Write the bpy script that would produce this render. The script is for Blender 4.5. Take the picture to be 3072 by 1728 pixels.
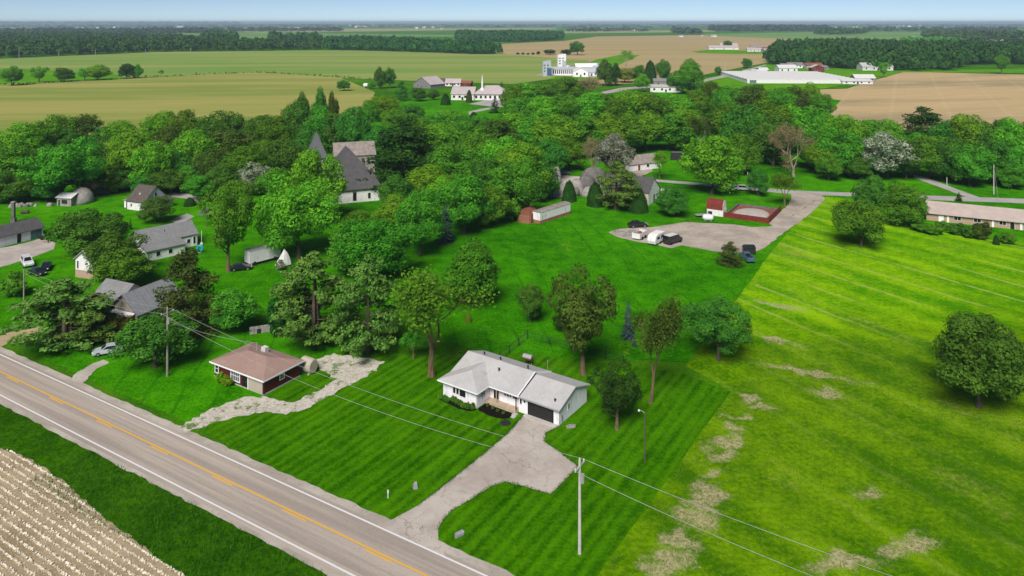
import bpy, math, random
import numpy as np
from mathutils import Vector

for o in list(bpy.data.objects):
    bpy.data.objects.remove(o)
SC = bpy.context.scene
COL = SC.collection
R = math.radians

# ---------------------------------------------------------------- camera (a drone hovering 55 m up, lens shifted down)
CAM_H = 55.0
cam_d = bpy.data.cameras.new("camera")
cam_d.sensor_width = 36.0
cam_d.lens = 36.0 * 740.0 / 1024.0
cam_d.shift_y = -266.0 / 1024.0
cam_d.clip_start = 0.5
cam_d.clip_end = 90000.0
cam = bpy.data.objects.new("camera", cam_d)
COL.objects.link(cam)
cam.location = (0, 0, CAM_H)
cam.rotation_euler = (R(90), 0, 0)
SC.camera = cam

# ---------------------------------------------------------------- sky, sun, exposure
SUN_EL, SUN_AZ = 46.0, -163.0           # azimuth from +Y, clockwise: the sun stands behind and left of the camera
w = bpy.data.worlds.new("World")
SC.world = w
w.use_nodes = True
nt = w.node_tree
nt.nodes.clear()
sky = nt.nodes.new("ShaderNodeTexSky")
sky.sky_type = 'NISHITA'
sky.sun_disc = False
sky.sun_elevation = R(SUN_EL)
sky.sun_rotation = R(SUN_AZ)
sky.altitude = 1800
sky.air_density = 0.5
sky.dust_density = 0.0
sky.ozone_density = 1.6
bg = nt.nodes.new("ShaderNodeBackground")
bg.inputs[1].default_value = 0.049
wo = nt.nodes.new("ShaderNodeOutputWorld")
nt.links.new(sky.outputs[0], bg.inputs[0])
nt.links.new(bg.outputs[0], wo.inputs[0])
sun_d = bpy.data.lights.new("sun", 'SUN')
sun_d.energy = 3.0
sun_d.angle = R(28.0)
sun_d.color = (1.0, 0.95, 0.87)
sun = bpy.data.objects.new("sun", sun_d)
COL.objects.link(sun)
_s = Vector((math.sin(R(SUN_AZ)) * math.cos(R(SUN_EL)), math.cos(R(SUN_AZ)) * math.cos(R(SUN_EL)), math.sin(R(SUN_EL))))
sun.rotation_euler = (-_s).to_track_quat('-Z', 'Y').to_euler()
sun.location = (0, 0, 120)
SC.view_settings.view_transform = 'Standard'
SC.view_settings.look = 'None'
SC.view_settings.exposure = 0.84
SC.view_settings.gamma = 1.0
SC.render.engine = 'CYCLES'
SC.cycles.max_bounces = 5
SC.cycles.diffuse_bounces = 2
SC.cycles.glossy_bounces = 2
SC.cycles.transmission_bounces = 4
SC.cycles.volume_bounces = 0
SC.cycles.transparent_max_bounces = 4

# ---------------------------------------------------------------- measured picture point -> place on the flat land
K = 3072.0 / 2576.0
def S(x, y, z=0.0):
    d = (CAM_H - z) / (y - 66.0)
    return ((x - 1536.0) * d, 2220.0 * d)
def P(x, y, z=0.0):
    return S(x * K, y * K, z)
def MPP(y):                              # metres per picture unit at ground row y
    return CAM_H * K / (y * K - 66.0)

# ---------------------------------------------------------------- mesh helpers
class MB:
    def __init__(s):
        s.v, s.f = [], []
    def add(s, vs, fs):
        b = len(s.v)
        s.v += [tuple(p) for p in vs]
        s.f += [tuple(i + b for i in f) for f in fs]
        return s
    def box(s, x0, x1, y0, y1, z0, z1):
        return s.add([(x0,y0,z0),(x1,y0,z0),(x1,y1,z0),(x0,y1,z0),(x0,y0,z1),(x1,y0,z1),(x1,y1,z1),(x0,y1,z1)],
                     [(0,3,2,1),(4,5,6,7),(0,1,5,4),(1,2,6,5),(2,3,7,6),(3,0,4,7)])
    def obox(s, o, a, n, s0, s1, z0, z1, d0, d1):      # box in wall coordinates: along a, out along n
        vs = []
        for z in (z0, z1):
            for (q, d) in ((s0, d0), (s1, d0), (s1, d1), (s0, d1)):
                vs.append((o[0]+a[0]*q+n[0]*d, o[1]+a[1]*q+n[1]*d, o[2]+z))
        return s.add(vs, [(0,3,2,1),(4,5,6,7),(0,1,5,4),(1,2,6,5),(2,3,7,6),(3,0,4,7)])
    def prism(s, poly, z0, z1):
        n = len(poly)
        vs = [(p[0],p[1],z0) for p in poly] + [(p[0],p[1],z1) for p in poly]
        fs = [tuple(range(n-1,-1,-1)), tuple(range(n,2*n))] + [(i,(i+1)%n,n+(i+1)%n,n+i) for i in range(n)]
        return s.add(vs, fs)
    def loft(s, secs, cap=True):                        # list of rings with equal counts
        n = len(secs[0])
        vs = [p for r in secs for p in r]
        fs = []
        for k in range(len(secs)-1):
            for i in range(n):
                j = (i+1) % n
                fs.append((k*n+i, k*n+j, (k+1)*n+j, (k+1)*n+i))
        if cap:
            fs.append(tuple(range(n-1,-1,-1)))
            fs.append(tuple(range((len(secs)-1)*n, len(secs)*n)))
        return s.add(vs, fs)
    def slab(s, q, t):                                  # four-corner (or n-corner) sheet given thickness t downward
        n = len(q)
        vs = list(q) + [(p[0],p[1],p[2]-t) for p in q]
        fs = [tuple(range(n)), tuple(range(2*n-1,n-1,-1))] + [(i, n+i, n+(i+1)%n, (i+1)%n) for i in range(n)]
        return s.add(vs, fs)
    def tube(s, pts, rad, n=6, cap=True):
        pts = [Vector(p) for p in pts]
        if not hasattr(rad, '__len__'): rad = [rad]*len(pts)
        rings = []
        for i, p in enumerate(pts):
            d = (pts[min(i+1,len(pts)-1)] - pts[max(i-1,0)])
            d = d.normalized() if d.length > 1e-9 else Vector((0,0,1))
            u = d.cross(Vector((0,0,1)))
            if u.length < 1e-3: u = d.cross(Vector((1,0,0)))
            u.normalize(); v = d.cross(u)
            rings.append([tuple(p + (u*math.cos(2*math.pi*k/n) + v*math.sin(2*math.pi*k/n))*rad[i]) for k in range(n)])
        return s.loft(rings, cap)
    def lathe(s, prof, n=16, cx=0, cy=0):
        return s.loft([[(cx+r*math.cos(2*math.pi*k/n), cy+r*math.sin(2*math.pi*k/n), z) for k in range(n)] for r, z in prof])
    def build(s, name, m, parent=None, smooth=False):
        me = bpy.data.meshes.new(name)
        me.from_pydata(s.v, [], s.f)
        me.validate()
        if smooth: me.polygons.foreach_set('use_smooth', [True]*len(me.polygons))
        me.materials.append(M[m] if isinstance(m, str) else m)
        o = bpy.data.objects.new(name, me)
        COL.objects.link(o)
        o.parent = parent
        return o

def np_mesh(name, V, F, m=None, smooth=False):          # V (n,3), F (k,3|4)
    V = np.asarray(V, dtype=np.float32); F = np.asarray(F, dtype=np.int32)
    me = bpy.data.meshes.new(name)
    k = F.shape[1]
    me.vertices.add(len(V)); me.vertices.foreach_set('co', V.ravel())
    me.loops.add(F.size); me.loops.foreach_set('vertex_index', F.ravel())
    me.polygons.add(len(F))
    me.polygons.foreach_set('loop_start', np.arange(0, F.size, k, dtype=np.int32))
    me.polygons.foreach_set('loop_total', np.full(len(F), k, dtype=np.int32))
    if smooth: me.polygons.foreach_set('use_smooth', np.ones(len(F), dtype=bool))
    me.update(calc_edges=True)
    if m is not None: me.materials.append(M[m] if isinstance(m, str) else m)
    return me
def link(name, me, parent=None, loc=None):
    o = bpy.data.objects.new(name, me)
    COL.objects.link(o)
    o.parent = parent
    if loc is not None: o.location = loc
    return o
def tag(o, label, cat=None, group=None, kind=None):
    if label: o['label'] = label
    if cat: o['category'] = cat
    if group: o['group'] = group
    if kind: o['kind'] = kind
    return o
def thing(name, label, cat, loc, rot=0.0, group=None):
    o = bpy.data.objects.new(name, None)
    o.empty_display_size = 0.3
    COL.objects.link(o)
    o.location = (loc[0], loc[1], loc[2] if len(loc) > 2 else 0.0)
    o.rotation_euler = (0, 0, R(rot))
    return tag(o, label, cat, group)
def structure(name, mb, m, parent=None, label=None):
    o = mb.build(name, m, parent)
    if parent is None: o['kind'] = 'structure'
    if label: o['label'] = label
    return o

# ---------------------------------------------------------------- materials
M = {}
def srgb(r, g, b, k=1.0):
    f = lambda c: (c/255/12.92 if c/255 <= 0.04045 else ((c/255+0.055)/1.055)**2.4) * k
    return (f(r), f(g), f(b), 1.0)
class NT:
    def __init__(s, name):
        s.m = bpy.data.materials.new(name); s.m.use_nodes = True
        s.t = s.m.node_tree; s.t.nodes.clear()
        s.out = s.n('ShaderNodeOutputMaterial')
        M[name] = s.m
    def n(s, k, **kw):
        x = s.t.nodes.new(k)
        for a, b in kw.items(): setattr(x, a, b)
        return x
    def l(s, a, b): s.t.links.new(a, b)
    def val(s, x):
        return x
    def math(s, op, a, b=None, c=None, clamp=False):
        x = s.n('ShaderNodeMath', operation=op, use_clamp=clamp)
        for i, q in enumerate((a, b, c)):
            if q is None: continue
            if isinstance(q, (int, float)): x.inputs[i].default_value = q
            else: s.l(q, x.inputs[i])
        return x.outputs[0]
    def noise(s, vec, scale, detail=3, rough=0.55, dist=0.0):
        x = s.n('ShaderNodeTexNoise')
        x.inputs['Scale'].default_value = scale; x.inputs['Detail'].default_value = detail
        x.inputs['Roughness'].default_value = rough; x.inputs['Distortion'].default_value = dist
        s.l(vec, x.inputs['Vector'])
        return x.outputs['Fac']
    def ramp(s, f, p0, p1, smooth=True):
        x = s.n('ShaderNodeMapRange')
        if smooth: x.interpolation_type = 'SMOOTHSTEP'
        x.inputs[1].default_value = p0; x.inputs[2].default_value = p1
        s.l(f, x.inputs[0])
        return x.outputs[0]
    def mix(s, f, a, b, mode='MIX'):
        x = s.n('ShaderNodeMix', data_type='RGBA', blend_type=mode)
        if isinstance(f, (int, float)): x.inputs[0].default_value = f
        else: s.l(f, x.inputs[0])
        for i, q in ((6, a), (7, b)):
            if isinstance(q, tuple): x.inputs[i].default_value = q
            else: s.l(q, x.inputs[i])
        return x.outputs[2]
    def pos(s):
        return s.n('ShaderNodeNewGeometry').outputs['Position']
    def obj(s):
        return s.n('ShaderNodeTexCoord').outputs['Object']
    def map(s, vec, rot=0.0, scale=(1,1,1), loc=(0,0,0)):
        x = s.n('ShaderNodeMapping', vector_type='TEXTURE')       # turned first, then scaled
        x.inputs['Rotation'].default_value = (0,0,R(-rot)); x.inputs['Scale'].default_value = tuple(1.0/q if q else 1e9 for q in scale)
        x.inputs['Location'].default_value = loc
        s.l(vec, x.inputs['Vector'])
        return x.outputs[0]
    def xyz(s, vec):
        x = s.n('ShaderNodeSeparateXYZ'); s.l(vec, x.inputs[0])
        return x.outputs
    def finish(s, color, rough=0.85, bump=None, bstr=0.3, bdist=0.05, metal=0.0, spec=0.3, coat=0.0):
        b = s.n('ShaderNodeBsdfPrincipled')
        if isinstance(color, tuple): b.inputs['Base Color'].default_value = color
        else: s.l(color, b.inputs['Base Color'])
        if isinstance(rough, (int, float)): b.inputs['Roughness'].default_value = rough
        else: s.l(rough, b.inputs['Roughness'])
        b.inputs['Metallic'].default_value = metal
        b.inputs['Specular IOR Level'].default_value = spec
        b.inputs['Coat Weight'].default_value = coat
        if bump is not None:
            x = s.n('ShaderNodeBump'); x.inputs['Strength'].default_value = bstr; x.inputs['Distance'].default_value = bdist
            s.l(bump, x.inputs['Height']); s.l(x.outputs[0], b.inputs['Normal'])
        s.l(b.outputs[0], s.out.inputs[0])
        return s.m

def plain(name, c, var=0.18, scale=1.5, rough=0.8, metal=0.0, spec=0.3, bstr=0.15, stain=None, coat=0.0):
    t = NT(name); v = t.obj()
    n1 = t.noise(v, scale, 4); n2 = t.noise(v, scale*7, 3)
    f = t.math('ADD', t.math('MULTIPLY', n1, 0.6), t.math('MULTIPLY', n2, 0.4))
    f = t.ramp(f, 0.3, 0.7)
    lo = tuple(x*(1-var) for x in c[:3]) + (1,); hi = tuple(min(1, x*(1+var)) for x in c[:3]) + (1,)
    col = t.mix(f, lo, hi)
    if stain:
        sv = t.map(v, 0, (1.6, 1.6, 0.35))
        sn = t.ramp(t.noise(sv, scale*1.3, 5, 0.65), 0.52, 0.74)
        col = t.mix(t.math('MULTIPLY', sn, 0.75), col, stain)
    return t.finish(col, rough, n2, bstr, 0.02, metal, spec, coat)

def grass(name, lo, hi, stripe=None, dry=None, dry_amt=0.0, big=0.03, patches=None, fine=2.4, bstr=0.6, lines=None, zone=None, mott=1.0):
    """lo/hi: two greens; stripe=(angle deg, period m, strength); dry colour mixed by noise; patches=[(x,y,rx,ry,rot)] bare spots"""
    t = NT(name); v = t.pos()
    n1 = t.noise(v, big, 4, 0.6); n2 = t.noise(v, big*9, 4, 0.6); n3 = t.noise(v, fine, 3, 0.7)
    f = t.math('ADD', t.math('MULTIPLY', n1, 0.35), t.math('ADD', t.math('MULTIPLY', n2, 0.35), t.math('MULTIPLY', n3, 0.5)))
    f = t.ramp(f, 0.44, 0.80)
    if mott != 1.0: f = t.math('MULTIPLY_ADD', f, mott, 0.5-0.5*mott)
    if stripe:
        ang, per, st = stripe
        sv = t.map(v, -ang, (1, 1, 1))
        wob = t.noise(v, 0.12, 2)
        yy = t.math('ADD', t.xyz(sv)[1], t.math('MULTIPLY', wob, per*0.5))
        sn = t.math('SINE', t.math('MULTIPLY', yy, 2*math.pi/per))
        sn2 = t.noise(t.map(v, -ang, (0.05, 1.0/per*1.1, 1)), 1.0, 2)
        sw = t.math('ADD', t.math('MULTIPLY', sn, 0.4*st), t.math('MULTIPLY', t.math('SUBTRACT', sn2, 0.5), 3.4*st))
        f = t.math('ADD', f, sw, clamp=True)
    if zone:                              # a second stand of grass beyond a soft border: (y0, y1, lo, hi)
        zf = t.ramp(t.math('ADD', t.xyz(v)[1], t.math('MULTIPLY', t.noise(v, 0.05, 4, .6), 40.0)), zone[0], zone[1])
        lo = t.mix(zf, lo, zone[2]); hi = t.mix(zf, hi, zone[3])
    col = t.mix(f, lo, hi)
    if lines:
        yy = t.math('ADD', t.xyz(t.map(v, -lines[0]))[1], t.math('MULTIPLY', t.noise(v, 0.03, 2), lines[1]*0.5))
        lm = t.ramp(t.math('SINE', t.math('MULTIPLY', yy, 2*math.pi/lines[1])), 0.9, 1.0)
        lm = t.math('MULTIPLY', lm, t.ramp(t.noise(v, 0.03, 3), .42, .6))
        lm = t.math('MULTIPLY', lm, t.ramp(t.noise(v, 0.5, 4, .7), .25, .6))
        if zone: lm = t.math('MULTIPLY', lm, t.math('MULTIPLY_ADD', zf, 0.8, 0.2))
        col = t.mix(t.math('MULTIPLY', lm, lines[2]), col, lines[3])
    if dry:
        dv = t.map(v, 25 if not stripe else -stripe[0], (0.35, 1, 1))
        dn = t.noise(dv, 0.09, 5, 0.65)
        dn2 = t.noise(v, 1.3, 4, 0.7)
        dm = t.ramp(t.math('ADD', t.math('MULTIPLY', dn, 0.7), t.math('MULTIPLY', dn2, 0.3)), 0.62-dry_amt*0.25, 0.74-dry_amt*0.1)
        col = t.mix(t.math('MULTIPLY', dm, 0.8), col, dry)
        if patches:
            acc = None
            pn = t.math('ADD', t.noise(v, 0.35, 4, 0.7), t.math('MULTIPLY', t.noise(v, 1.7, 4, 0.7), 0.6))
            wn = t.n('ShaderNodeTexNoise'); wn.inputs['Scale'].default_value = 0.30; wn.inputs['Detail'].default_value = 5; t.l(v, wn.inputs['Vector'])
            ws = t.n('ShaderNodeVectorMath', operation='MULTIPLY_ADD'); t.l(wn.outputs['Color'], ws.inputs[0]); ws.inputs[1].default_value = (7,7,0); ws.inputs[2].default_value = (-3.5,-3.5,0)
            wv = t.n('ShaderNodeVectorMath', operation='ADD'); t.l(v, wv.inputs[0]); t.l(ws.outputs[0], wv.inputs[1])
            for (px, py, rx, ry, rot) in patches:
                q = t.n('ShaderNodeVectorMath', operation='SUBTRACT'); t.l(wv.outputs[0], q.inputs[0]); q.inputs[1].default_value = (px, py, 0)
                mv = t.map(q.outputs[0], -rot, (0.62/rx, 0.62/ry, 0.0))
                ln = t.n('ShaderNodeVectorMath', operation='LENGTH'); t.l(mv, ln.inputs[0])
                g = t.math('SUBTRACT', 1.0, ln.outputs['Value'], clamp=True)
                acc = g if acc is None else t.math('MAXIMUM', acc, g)
            pm = t.ramp(t.math('ADD', t.math('MULTIPLY', acc, 1.1), t.math('ADD', t.math('MULTIPLY_ADD', pn, 0.9, -0.72), t.math('MULTIPLY_ADD', t.noise(v, 4.5, 3, .7), 1.0, -0.5))), 0.36, 0.92)
            pm = t.math('MULTIPLY', pm, t.ramp(acc, 0.0, 0.25))
            bare = t.mix(t.ramp(t.noise(v, 2.2, 4, .7), .35, .65), srgb(136,128,92), srgb(186,172,140))
            col = t.mix(t.math('MULTIPLY', pm, 0.78), col, bare)
    b = t.math('ADD', t.math('MULTIPLY', n3, 0.6), t.noise(v, fine*3, 2))
    return t.finish(col, 1.0, b, bstr, 0.12, 0, 0.0)

def field(name, a, b, c, ang, stretch=0.12, sc=0.012, lines=None):
    t = NT(name); v = t.pos()
    sv = t.map(v, -ang, (stretch, 1, 1))
    n1 = t.noise(sv, sc, 4, 0.6, 0.3); n2 = t.noise(sv, sc*6, 3, 0.6); n3 = t.noise(v, 0.8, 3, .7)
    col = t.mix(t.ramp(n1, 0.38, 0.62), a, b)
    col = t.mix(t.math('MULTIPLY', t.ramp(n2, 0.45, 0.75), 0.7), col, c)
    col = t.mix(t.math('MULTIPLY', t.ramp(n3, .4, .8), 0.25), col, tuple(x*.6 for x in b[:3])+(1,))
    if lines:
        yy = t.xyz(t.map(v, -lines[0], (1,1,1)))[1]
        sn = t.math('SINE', t.math('MULTIPLY', yy, 2*math.pi/lines[1]))
        col = t.mix(t.math('MULTIPLY', t.ramp(sn, 0.93, 1.0), lines[2]), col, tuple(min(1,x*1.25) for x in c[:3])+(1,))
    return t.finish(col, 1.0, n3, 0.3, 0.2, 0, 0.0)

def leafmat(name, c1, c2, trans=0.27, var=0.22, ns=0.55):
    t = NT(name); v = t.obj()
    oi = t.n('ShaderNodeObjectInfo')
    n1 = t.noise(v, ns, 3); n2 = t.noise(v, ns*6.4, 2)
    f = t.ramp(t.math('ADD', t.math('MULTIPLY', n1, 0.6), t.math('MULTIPLY', n2, 0.4)), 0.36, 0.64)
    col = t.mix(f, c1, c2)
    hs = t.n('ShaderNodeHueSaturation')
    t.l(col, hs.inputs['Color'])
    t.l(t.math('MULTIPLY_ADD', oi.outputs['Random'], 0.045, 0.478), hs.inputs['Hue'])
    t.l(t.math('MULTIPLY_ADD', oi.outputs['Random'], 2*var, 1.0-var), hs.inputs['Value'])
    b = t.n('ShaderNodeBsdfPrincipled'); b.inputs['Roughness'].default_value = 0.6; b.inputs['Specular IOR Level'].default_value = 0.02
    tr = t.n('ShaderNodeBsdfTranslucent')
    t.l(hs.outputs[0], b.inputs['Base Color']); t.l(hs.outputs[0], tr.inputs['Color'])
    mx = t.n('ShaderNodeMixShader'); mx.inputs[0].default_value = trans
    t.l(b.outputs[0], mx.inputs[1]); t.l(tr.outputs[0], mx.inputs[2]); t.l(mx.outputs[0], t.out.inputs[0])
    return t.m
# ---------------------------------------------------------------- palette
leafmat('leaf_bright', (0.079,0.253,0.013,1), (0.194,0.423,0.020,1))
leafmat('leaf_mid', (0.053,0.180,0.013,1), (0.132,0.335,0.020,1))
leafmat('leaf_emerald', (0.039,0.145,0.008,1), (0.101,0.290,0.016,1))
leafmat('leaf_dark', (0.038,0.132,0.016,1), (0.097,0.262,0.025,1))
leafmat('leaf_deep', (0.018,0.064,0.011,1), (0.041,0.125,0.017,1))
leafmat('leaf_olive', (0.044,0.088,0.010,1), (0.108,0.172,0.026,1))
leafmat('leaf_yellow', (0.103,0.257,0.009,1), (0.207,0.409,0.015,1))
leafmat('leaf_gold', (0.165,0.194,0.018,1), (0.220,0.266,0.026,1))
leafmat('leaf_silver', (0.070,0.110,0.040,1), (0.360,0.390,0.290,1), 0.2)
leafmat('leaf_tan', (0.230,0.200,0.085,1), (0.380,0.330,0.160,1))
leafmat('leaf_blossom', (0.045,0.110,0.022,1), (0.420,0.450,0.330,1), 0.2)
leafmat('leaf_pine', (0.058,0.127,0.019,1), (0.146,0.256,0.039,1), 0.12)
leafmat('leaf_cedar', (0.034,0.062,0.012,1), (0.086,0.134,0.021,1), 0.1)
leafmat('leaf_spruce', (0.025,0.048,0.048,1), (0.063,0.098,0.101,1), 0.08)
leafmat('leaf_far', (0.017,0.068,0.015,1), (0.046,0.135,0.024,1), 0.1, 0.1, 0.07)
leafmat('leaf_horizon', (0.026,0.058,0.030,1), (0.050,0.095,0.046,1), 0.0, 0.1, 0.02)
plain('bark', (0.085,0.066,0.048,1), 0.35, 2.0, 0.95)
plain('bark_warm', (0.150,0.100,0.055,1), 0.3, 2.0, 0.95)
plain('bark_pale', (0.330,0.280,0.200,1), 0.25, 2.0, 0.95)
plain('white_paint', (0.800,0.770,0.800,1), 0.06, 0.8, 0.7, stain=(0.437,0.428,0.412,1))
plain('white_wall_worn', (0.720,0.700,0.700,1), 0.10, 1.2, 0.8, stain=(0.279,0.254,0.221,1))
plain('white_trim', (0.780,0.770,0.780,1), 0.04, 1.0, 0.6)
plain('cream_wall', (0.40,0.345,0.28,1), 0.08, 1.0, 0.8)
plain('maroon_wall', (0.088,0.013,0.010,1), 0.2, 1.5, 0.75)
plain('maroon_trim', (0.040,0.018,0.018,1), 0.2, 1.5, 0.7)
plain('black_panel', (0.012,0.012,0.013,1), 0.15, 1.0, 0.5)
plain('dark_metal', (0.020,0.019,0.018,1), 0.2, 2.0, 0.6)
plain('grey_metal', (0.36,0.36,0.36,1), 0.15, 1.5, 0.5, 0.3)
plain('rust', (0.22,0.075,0.045,1), 0.3, 1.8, 0.85)
plain('red_barn', (0.155,0.026,0.017,1), 0.3, 1.2, 0.85, stain=(0.075,0.018,0.014,1))
plain('brick', (0.40,0.275,0.205,1), 0.25, 3.0, 0.9, stain=(0.221,0.170,0.145,1))
plain('stone_cream', (0.47,0.41,0.29,1), 0.25, 2.5, 0.9)
plain('stone_grey', (0.27,0.25,0.235,1), 0.35, 0.9, 0.95, bstr=0.5, stain=(0.12,0.105,0.095,1))
plain('stone_dark', (0.125,0.115,0.11,1), 0.35, 0.9, 0.95, bstr=0.5, stain=(0.20,0.18,0.16,1))
plain('wood_deck', (0.40,0.31,0.22,1), 0.2, 1.6, 0.85)
plain('pole_wood', (0.27,0.24,0.20,1), 0.25, 1.6, 0.95)
plain('pole_pale', (0.47,0.45,0.41,1), 0.2, 1.6, 0.9)
plain('wire_grey', (0.30,0.29,0.27,1), 0.1, 1.0, 0.6)
plain('insulator', (0.55,0.53,0.50,1), 0.1, 1.0, 0.4)
plain('roof_white', (0.410,0.400,0.398,1), 0.09, 0.35, 0.85, stain=(0.344,0.323,0.310,1))
plain('roof_pinkbrown', (0.290,0.190,0.160,1), 0.07, 0.5, 0.9, stain=(0.336,0.264,0.224,1))
plain('roof_tan', (0.404,0.331,0.297,1), 0.10, 0.5, 0.9, stain=(0.310,0.249,0.224,1))
plain('roof_pinkgrey', (0.396,0.344,0.344,1), 0.10, 0.25, 0.9)
plain('roof_charcoal', (0.075,0.072,0.075,1), 0.2, 0.8, 0.9)
plain('roof_darkbrown', (0.085,0.068,0.062,1), 0.25, 1.2, 0.9, stain=(0.16,0.14,0.13,1))
plain('roof_grey', (0.185,0.185,0.19,1), 0.15, 0.9, 0.9, stain=(0.25,0.25,0.25,1))
plain('roof_slate', (0.105,0.11,0.118,1), 0.15, 0.7, 0.85)
plain('roof_weathered', (0.24,0.205,0.185,1), 0.3, 0.8, 0.95)
plain('metal_sheet', (0.30,0.31,0.33,1), 0.15, 1.2, 0.5, 0.4)
plain('concrete_bare', (0.425,0.399,0.374,1), 0.12, 0.8, 0.9)
plain('tarp_white', (0.568,0.568,0.559,1), 0.12, 0.6, 0.6, stain=(0.361,0.327,0.301,1))
plain('tank_white', (0.636,0.645,0.645,1), 0.05, 0.6, 0.4)
plain('blue_steel', (0.045,0.105,0.22,1), 0.2, 0.8, 0.5)
plain('bin_steel', (0.482,0.516,0.559,1), 0.15, 0.5, 0.45, 0.2, stain=(0.258,0.284,0.327,1))
plain('teal_door', (0.10,0.16,0.18,1), 0.25, 1.4, 0.6)
plain('car_silver', (0.52,0.56,0.62,1), 0.03, 0.8, 0.25, 0.2, 0.5, 0.02, coat=0.6)
plain('car_white', (0.602,0.611,0.628,1), 0.05, 0.8, 0.3, 0.0, 0.5, 0.02, coat=0.5)
plain('car_black', (0.012,0.013,0.016,1), 0.1, 0.8, 0.2, 0.0, 0.5, 0.02, coat=0.6)
plain('car_blue', (0.055,0.11,0.20,1), 0.1, 0.8, 0.3, 0.0, 0.5, 0.02, coat=0.5)
plain('tyre', (0.014,0.014,0.014,1), 0.1, 1.0, 0.9)
plain('rim', (0.42,0.42,0.43,1), 0.1, 1.0, 0.35, 0.7)
plain('lamp_lens', (0.68,0.69,0.70,1), 0.03, 1.0, 0.2)
plain('lamp_red', (0.25,0.012,0.012,1), 0.05, 1.0, 0.3)
plain('tarp_pool', (0.40,0.365,0.335,1), 0.15, 0.5, 0.7, stain=(0.27,0.22,0.19,1))
plain('turquoise', (0.010,0.30,0.42,1), 0.1, 1.0, 0.4)
plain('blue_plastic', (0.02,0.05,0.22,1), 0.1, 1.0, 0.5)
plain('skirt_brown', (0.27,0.115,0.075,1), 0.2, 1.0, 0.85)
t = NT('glass'); t.finish((0.012,0.014,0.016,1), 0.08, spec=0.6)
t = NT('glass_pale'); t.finish((0.10,0.115,0.13,1), 0.12, spec=0.6)

# ---------------------------------------------------------------- the land
UD = (0.859, -0.512)                     # along the road
ND = (0.512, 0.859)                      # away from the road, towards the houses
ROAD_ANG = math.degrees(math.atan2(UD[1], UD[0]))
def RD(tt, n):                           # road coordinates -> place
    return (UD[0]*tt + ND[0]*n, UD[1]*tt + ND[1]*n)
rng = random.Random(7)
def ragged(poly, step, amp, seed=1):
    r = random.Random(seed); out = []
    n = len(poly)
    for i in range(n):
        a, b = Vector(poly[i]), Vector(poly[(i+1) % n])
        L = (b-a).length; k = max(1, min(400, int(L/step)))
        d = (b-a).normalized(); nn = Vector((-d.y, d.x))
        for j in range(k):
            q = a + (b-a)*(j/k)
            if j or True: q = q + nn*r.uniform(-amp, amp)
            out.append((q.x, q.y))
    return out
def sheet(name, poly, z, m, step=None, amp=0.0, seed=1, label=None, parent=None):
    if step: poly = ragged(poly, step, amp, seed)
    mb = MB(); n = len(poly)
    mb.add([(p[0], p[1], z) for p in poly], [tuple(range(n))])
    o = mb.build(name, m, parent)
    if o.data.polygons and o.data.polygons[0].normal.z < 0:
        o.data.flip_normals()
    o['kind'] = 'structure'
    if label: o['label'] = label
    return o

grass('grass_land', srgb(36,84,6), srgb(82,134,14), dry=srgb(150,150,60), dry_amt=0.1, big=0.008)
grass('grass_village', srgb(28,92,0), srgb(80,156,2), dry=srgb(122,142,34), dry_amt=0.12, big=0.03)
grass('lawn_front', srgb(24,74,0), srgb(78,134,3), stripe=(58, 1.5, 0.30), big=0.05, mott=0.6)
grass('lawn_back', srgb(26,88,0), srgb(72,150,2), stripe=(99, 7.0, 0.12), dry=srgb(150,170,50), dry_amt=0.05, big=0.03, lines=(99,5.2,.55,srgb(14,84,6)))
MP = [S(2100,1520)+(1.6,2.2,60), S(2165,1370)+(1.5,2.4,60), S(2200,1290)+(1.2,2.0,60), S(2040,1620)+(1.8,2.4,60), S(2240,1200)+(1.2,1.8,60), S(2215,1255)+(2.2,1.0,10), S(2190,1330)+(3.4,1.8,30), S(2150,1425)+(2.0,0.9,10), S(2125,1480)+(2.6,1.8,50), S(2075,1560)+(2.4,2.6,60),
      S(2010,1690)+(3.0,1.8,20), S(2560,1690)+(4.0,1.6,0), S(2510,1700)+(3.4,1.5,0), S(2290,1225)+(2.4,.8,0), S(2420,1120)+(9.0,1.1,-22), S(2330,1020)+(5,1.2,-30),
      S(2490,1180)+(3.4,1.0,-20), S(2600,1480)+(2.0,1.4,0), S(2720,1640)+(4,1.6,10), S(2330,915)+(6,1.4,-30)]
grass('meadow', srgb(56,102,0), srgb(112,150,4), stripe=(-59, 7.5, 0.42), zone=(138,170,srgb(66,130,0),srgb(132,174,8)), dry=srgb(158,150,84), dry_amt=0.22, big=0.045, patches=MP, fine=1.6, bstr=0.9, lines=(-59,9.5,.75,srgb(156,166,78)))
grass('verge', srgb(24,64,2), srgb(64,114,5), dry=srgb(120,130,50), dry_amt=0.05, big=0.12, fine=3.0, bstr=1.0)
grass('pasture', srgb(62,120,6), srgb(102,154,16), big=0.01, fine=0.3)
field('crop_near', srgb(120,134,62), srgb(148,146,80), srgb(158,152,96), 4, 0.10, 0.014)
field('crop_mid', srgb(104,138,62), srgb(134,146,78), srgb(146,148,88), 2, 0.10, 0.01)
field('crop_tan', srgb(156,139,98), srgb(165,149,109), srgb(149,132,89), 0, 0.08, 0.008)
field('crop_brown', srgb(180,156,116), srgb(146,134,102), srgb(186,166,130), 14, 0.22, 0.016, lines=(62, 31, 0.10))
field('crop_green', srgb(80,123,58), srgb(110,144,75), srgb(124,149,84), 0, 0.08, 0.006)
field('crop_pale', srgb(123,139,88), srgb(151,146,102), srgb(132,140,91), 0, 0.08, 0.006)

g = MB(); g.add([(-52000,-3000,0),(52000,-3000,0),(52000,52000,0),(-52000,52000,0)], [(0,1,2,3)])
structure('ground', g, 'grass_land')

def PP(*a): return [P(x, y) for x, y in a]
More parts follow.
